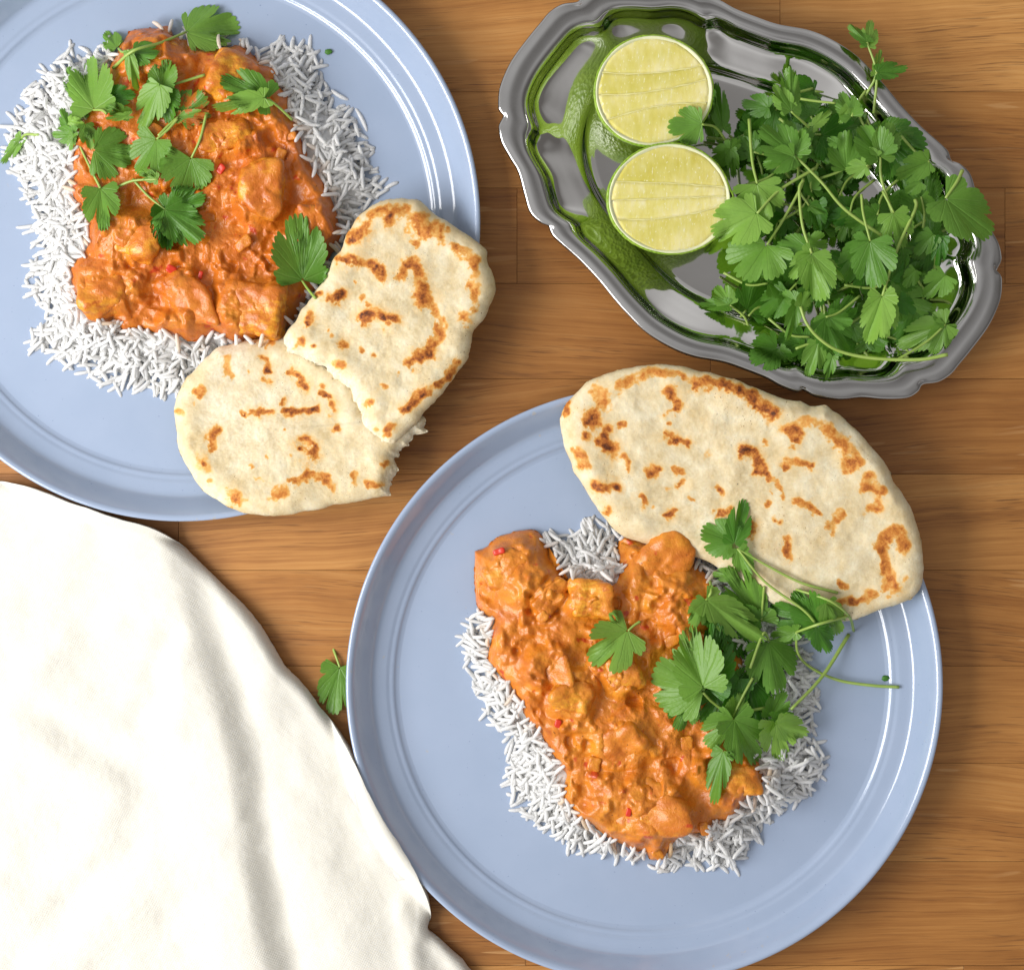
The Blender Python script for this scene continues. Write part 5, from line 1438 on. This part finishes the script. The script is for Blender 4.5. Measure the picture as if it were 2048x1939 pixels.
hs(2, 'round coriander leaf resting on the cut face of a lime half', [(1420, 830, 1170, 850, 1.15, .38, 18)], [[(1420, 830, 18), (1500, 890, 12), (1610, 1000, 4)]], 'E')
hs(0, 'coriander sprig with three narrow leaflets beside the lime half with stem nub', [(1610, 1000, 1645, 1195, .5, .32), (1610, 1000, 1470, 1090, .95, .30), (1615, 990, 1690, 930, .9, .35)], [], 'E')
hs(0, 'folded dark coriander leaf standing between lime half and tray wall', [(1560, 870, 1505, 515, .4, .18)], [], 'E')
hs(4, 'coriander sprout rising over the tray rim above bare wood', [(1055, 280, 1085, 85, .62, .5, 19), (1050, 250, 940, 125, .55, .36, 19)], [[(1055, 280, 19), (1067, 480, 17), (1057, 705, 16)]], 'F')
hs(4, 'twisted coriander leaf folded out over the tray rim', [(1110, 430, 1308, 400, .6, .10, 17), (1095, 450, 1150, 265, .35, .62, 17)], [[(1100, 445, 17), (1050, 530, 16), (1010, 600, 15)]], 'F')
hs(3, 'upright folded coriander leaf against the mirror wall of the tray', [(600, 660, 600, 350, .45, .42, 2), (590, 650, 485, 490, .7, .55)], [[(600, 660), (680, 730), (745, 785)]], 'F')
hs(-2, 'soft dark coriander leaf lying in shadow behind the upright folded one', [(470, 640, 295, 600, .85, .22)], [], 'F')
hs(3, 'four lobed coriander leaf with long crossing stalk atop the heap', [(620, 920, 390, 745, .95, .28, 1), (620, 920, 580, 685, .9, .24), (620, 920, 695, 810, .8, .32), (620, 920, 425, 985, .85, .38, 2)], [[(620, 920), (780, 1080), (930, 1246), (1200, 1430)]], 'F', 0.0009)
hs(2, 'pale coriander leaf underside spread beside the cut lime, on straight stalk', [(395, 1090, 450, 1340, 1.35, .72, 1)], [[(395, 1090), (370, 950), (355, 700)]], 'F', 0.0009)
hs(4, 'ruffled bright coriander leaves at the heap edge below the rim sprout', [(960, 690, 900, 515, .85, .48, 2), (940, 640, 890, 735, .8, .52, 2), (730, 750, 855, 640, .5, .66)], [[(960, 690), (1000, 600), (1050, 530)], [(860, 615), (760, 600), (660, 580)]], 'F')
hs(4, 'two part coriander leaf hanging against the tray rim, darker left half', [(1130, 930, 1015, 715, 1.05, .26, 2), (1130, 930, 1220, 690, .75, .46, 3)], [[(1130, 930), (1135, 1060), (1200, 1246), (1240, 1330)]], 'F', 0.0009)
hs(1, 'upright dark coriander leaf in the middle of the heap', [(930, 1010, 920, 750, .95, .26), (870, 850, 805, 820, 1, .34)], [], 'F')
hs(5, 'small pale round coriander leaf on the heap with short stalk', [(1045, 985, 920, 1015, 1.05, .72, 2), (1110, 930, 1005, 885, .8, .5)], [[(1045, 985), (1115, 950)]], 'F')
hs(3, 'glossy coriander leaf near the reflecting tray wall, below a stalk end', [(1420, 960, 1190, 1055, .72, .32), (1370, 1080, 1270, 1135, 1.05, .46)], [[(1420, 960), (1340, 900), (1260, 800)]], 'F')
hs(8, 'broad bright coriander leaf spread over the end of the tray rim', [(1560, 50, 1845, 270, 1.0, .46, 9)], [[(1560, 50, 9), (1600, -30, 9), (1640, -100, 8)]], 'G', 0.001)
hs(3, 'pale coriander leaf overlapping the yellow face of a lime half', [(490, 130, 225, 265, 1.05, .70, 2)], [[(490, 130), (620, 0), (830, -130)]], 'G', 0.0009)
hs(1, 'wide dark coriander leaf just below the lime half with nub', [(545, 310, 400, 530, 1.45, .34)], [[(545, 310), (640, 170), (735, 0), (760, -70)]], 'G', 0.0009)
hs(3, 'pair of coriander leaves spread sideways under a straight stalk', [(780, 330, 590, 310, .95, .34), (780, 310, 915, 305, 1.15, .36)], [], 'G')
hs(6, 'pale drooping coriander leaf with three narrow lobes on long stalk', [(800, 360, 870, 650, .8, .72, 1), (800, 360, 690, 500, .85, .68), (810, 370, 1015, 505, .5, .74, 1)], [[(800, 360), (750, 200), (735, 0), (760, -60)]], 'G', 0.0009)
hs(3, 'broad hanging coriander leaf with two dark lobes mid heap', [(1130, 290, 985, 530, .85, .28), (1130, 290, 1190, 575, .95, .34, 1)], [[(1130, 290), (1095, 130), (1090, 20)]], 'G')
hs(5, 'small pale coriander leaf hanging from a thin stalk near the heap end', [(1265, 130, 1345, 335, .95, .70)], [[(1265, 130), (1210, 0)]], 'G')
hs(6, 'yellow green drooping coriander leaf on the longest leaning stalk', [(1200, 600, 1105, 890, .66, .70, 1), (1200, 600, 1245, 850, .7, .74, 1)], [[(1200, 600), (1280, 350), (1390, 110), (1395, 50)]], 'G', 0.001)
hs(4, 'pale coriander leaf group above the curving bare stalk', [(1560, 760, 1300, 885, .72, .62), (1560, 760, 1500, 940, .85, .6), (1560, 760, 1480, 670, .7, .48)], [[(1560, 760), (1450, 860), (1280, 965)]], 'G')
hs(8, 'long bare coriander stalk curving along the near end of the tray', [(740, 660, 790, 560, .9, .55)], [[(740, 660), (770, 750), (840, 835), (960, 910), (1150, 952, 2), (1400, 962, 6), (1555, 935, 9)]], 'G', 0.0010)
hs(1, 'crinkled dark coriander leaf spilling onto the tray rim', [(610, 890, 420, 970, 1.15, .18, 4), (620, 900, 690, 980, .8, .25, 4)], [], 'G')
hs(2, 'narrow coriander leaf hanging over the tray rim', [(840, 860, 785, 1065, .72, .48, 5), (920, 940, 890, 1085, .5, .38, 5)], [], 'G')
hs(2, 'thin upright coriander leaf strip near the open trough', [(720, 640, 660, 870, .42, .32, 2), (730, 640, 640, 560, .8, .3)], [], 'G')
hs(3, 'ruffled deep green coriander leaf cluster beneath the drooping one', [(880, 720, 1010, 955, .95, .28, 1), (890, 720, 810, 830, .9, .34), (900, 720, 1040, 760, .9, .26)], [[(885, 725), (960, 690), (1080, 595)]], 'G')
hs(1, 'coriander sprig with two stalks lying in the open trough of tray', [(340, 650, 255, 530, .95, .48, 3), (330, 650, 155, 645, .5, .36, 3)], [[(340, 650, 3), (420, 720, 2), (455, 800, 0)], [(440, 715, 2), (500, 665, 2), (610, 660, 1)]], 'G')
hs(2, 'coriander leaf trio near the shining end wall of tray', [(1560, 480, 1440, 610, 1.05, .32, 2), (1490, 250, 1385, 365, .95, .32), (1390, 450, 1325, 555, .9, .36)], [], 'G')
hs(2, 'small dark coriander leaves under the broad bright leaf', [(1420, 40, 1505, 170, .8, .24), (1540, 260, 1520, 450, .5, .12)], [[(1420, 40), (1440, 130), (1440, 210)]], 'G')
hs(1, 'tiny dark coriander leaves in a gap of the heap', [(1300, 620, 1400, 700, .9, .08), (1250, 560, 1330, 600, 1, .3)], [], 'G')

# flecks of herb on the plates
U, T = ICO3
for (zk, x, y, lb) in (('J', 1495, 1100, 'tiny green herb fleck on plate near the trailing stalk'), ('B', 1010, 295, 'tiny green herb fleck on plate beside loose rice')):
    p = P(*Zp(zk, x, y), PLZ)
    Q = U * np.array([0.0017, 0.0013, 0.0007]) * (1 + 0.3 * fbm(U[:, 0], U[:, 1], U[:, 2], freq=2.0, octv=2, seed=2))[:, None]
    Q = Q + np.array([p[0], p[1], PLZ + 0.0006])
    o = obj('herb_fleck', Q, T, M['seed']); tag(o, lb, 'herb fleck')
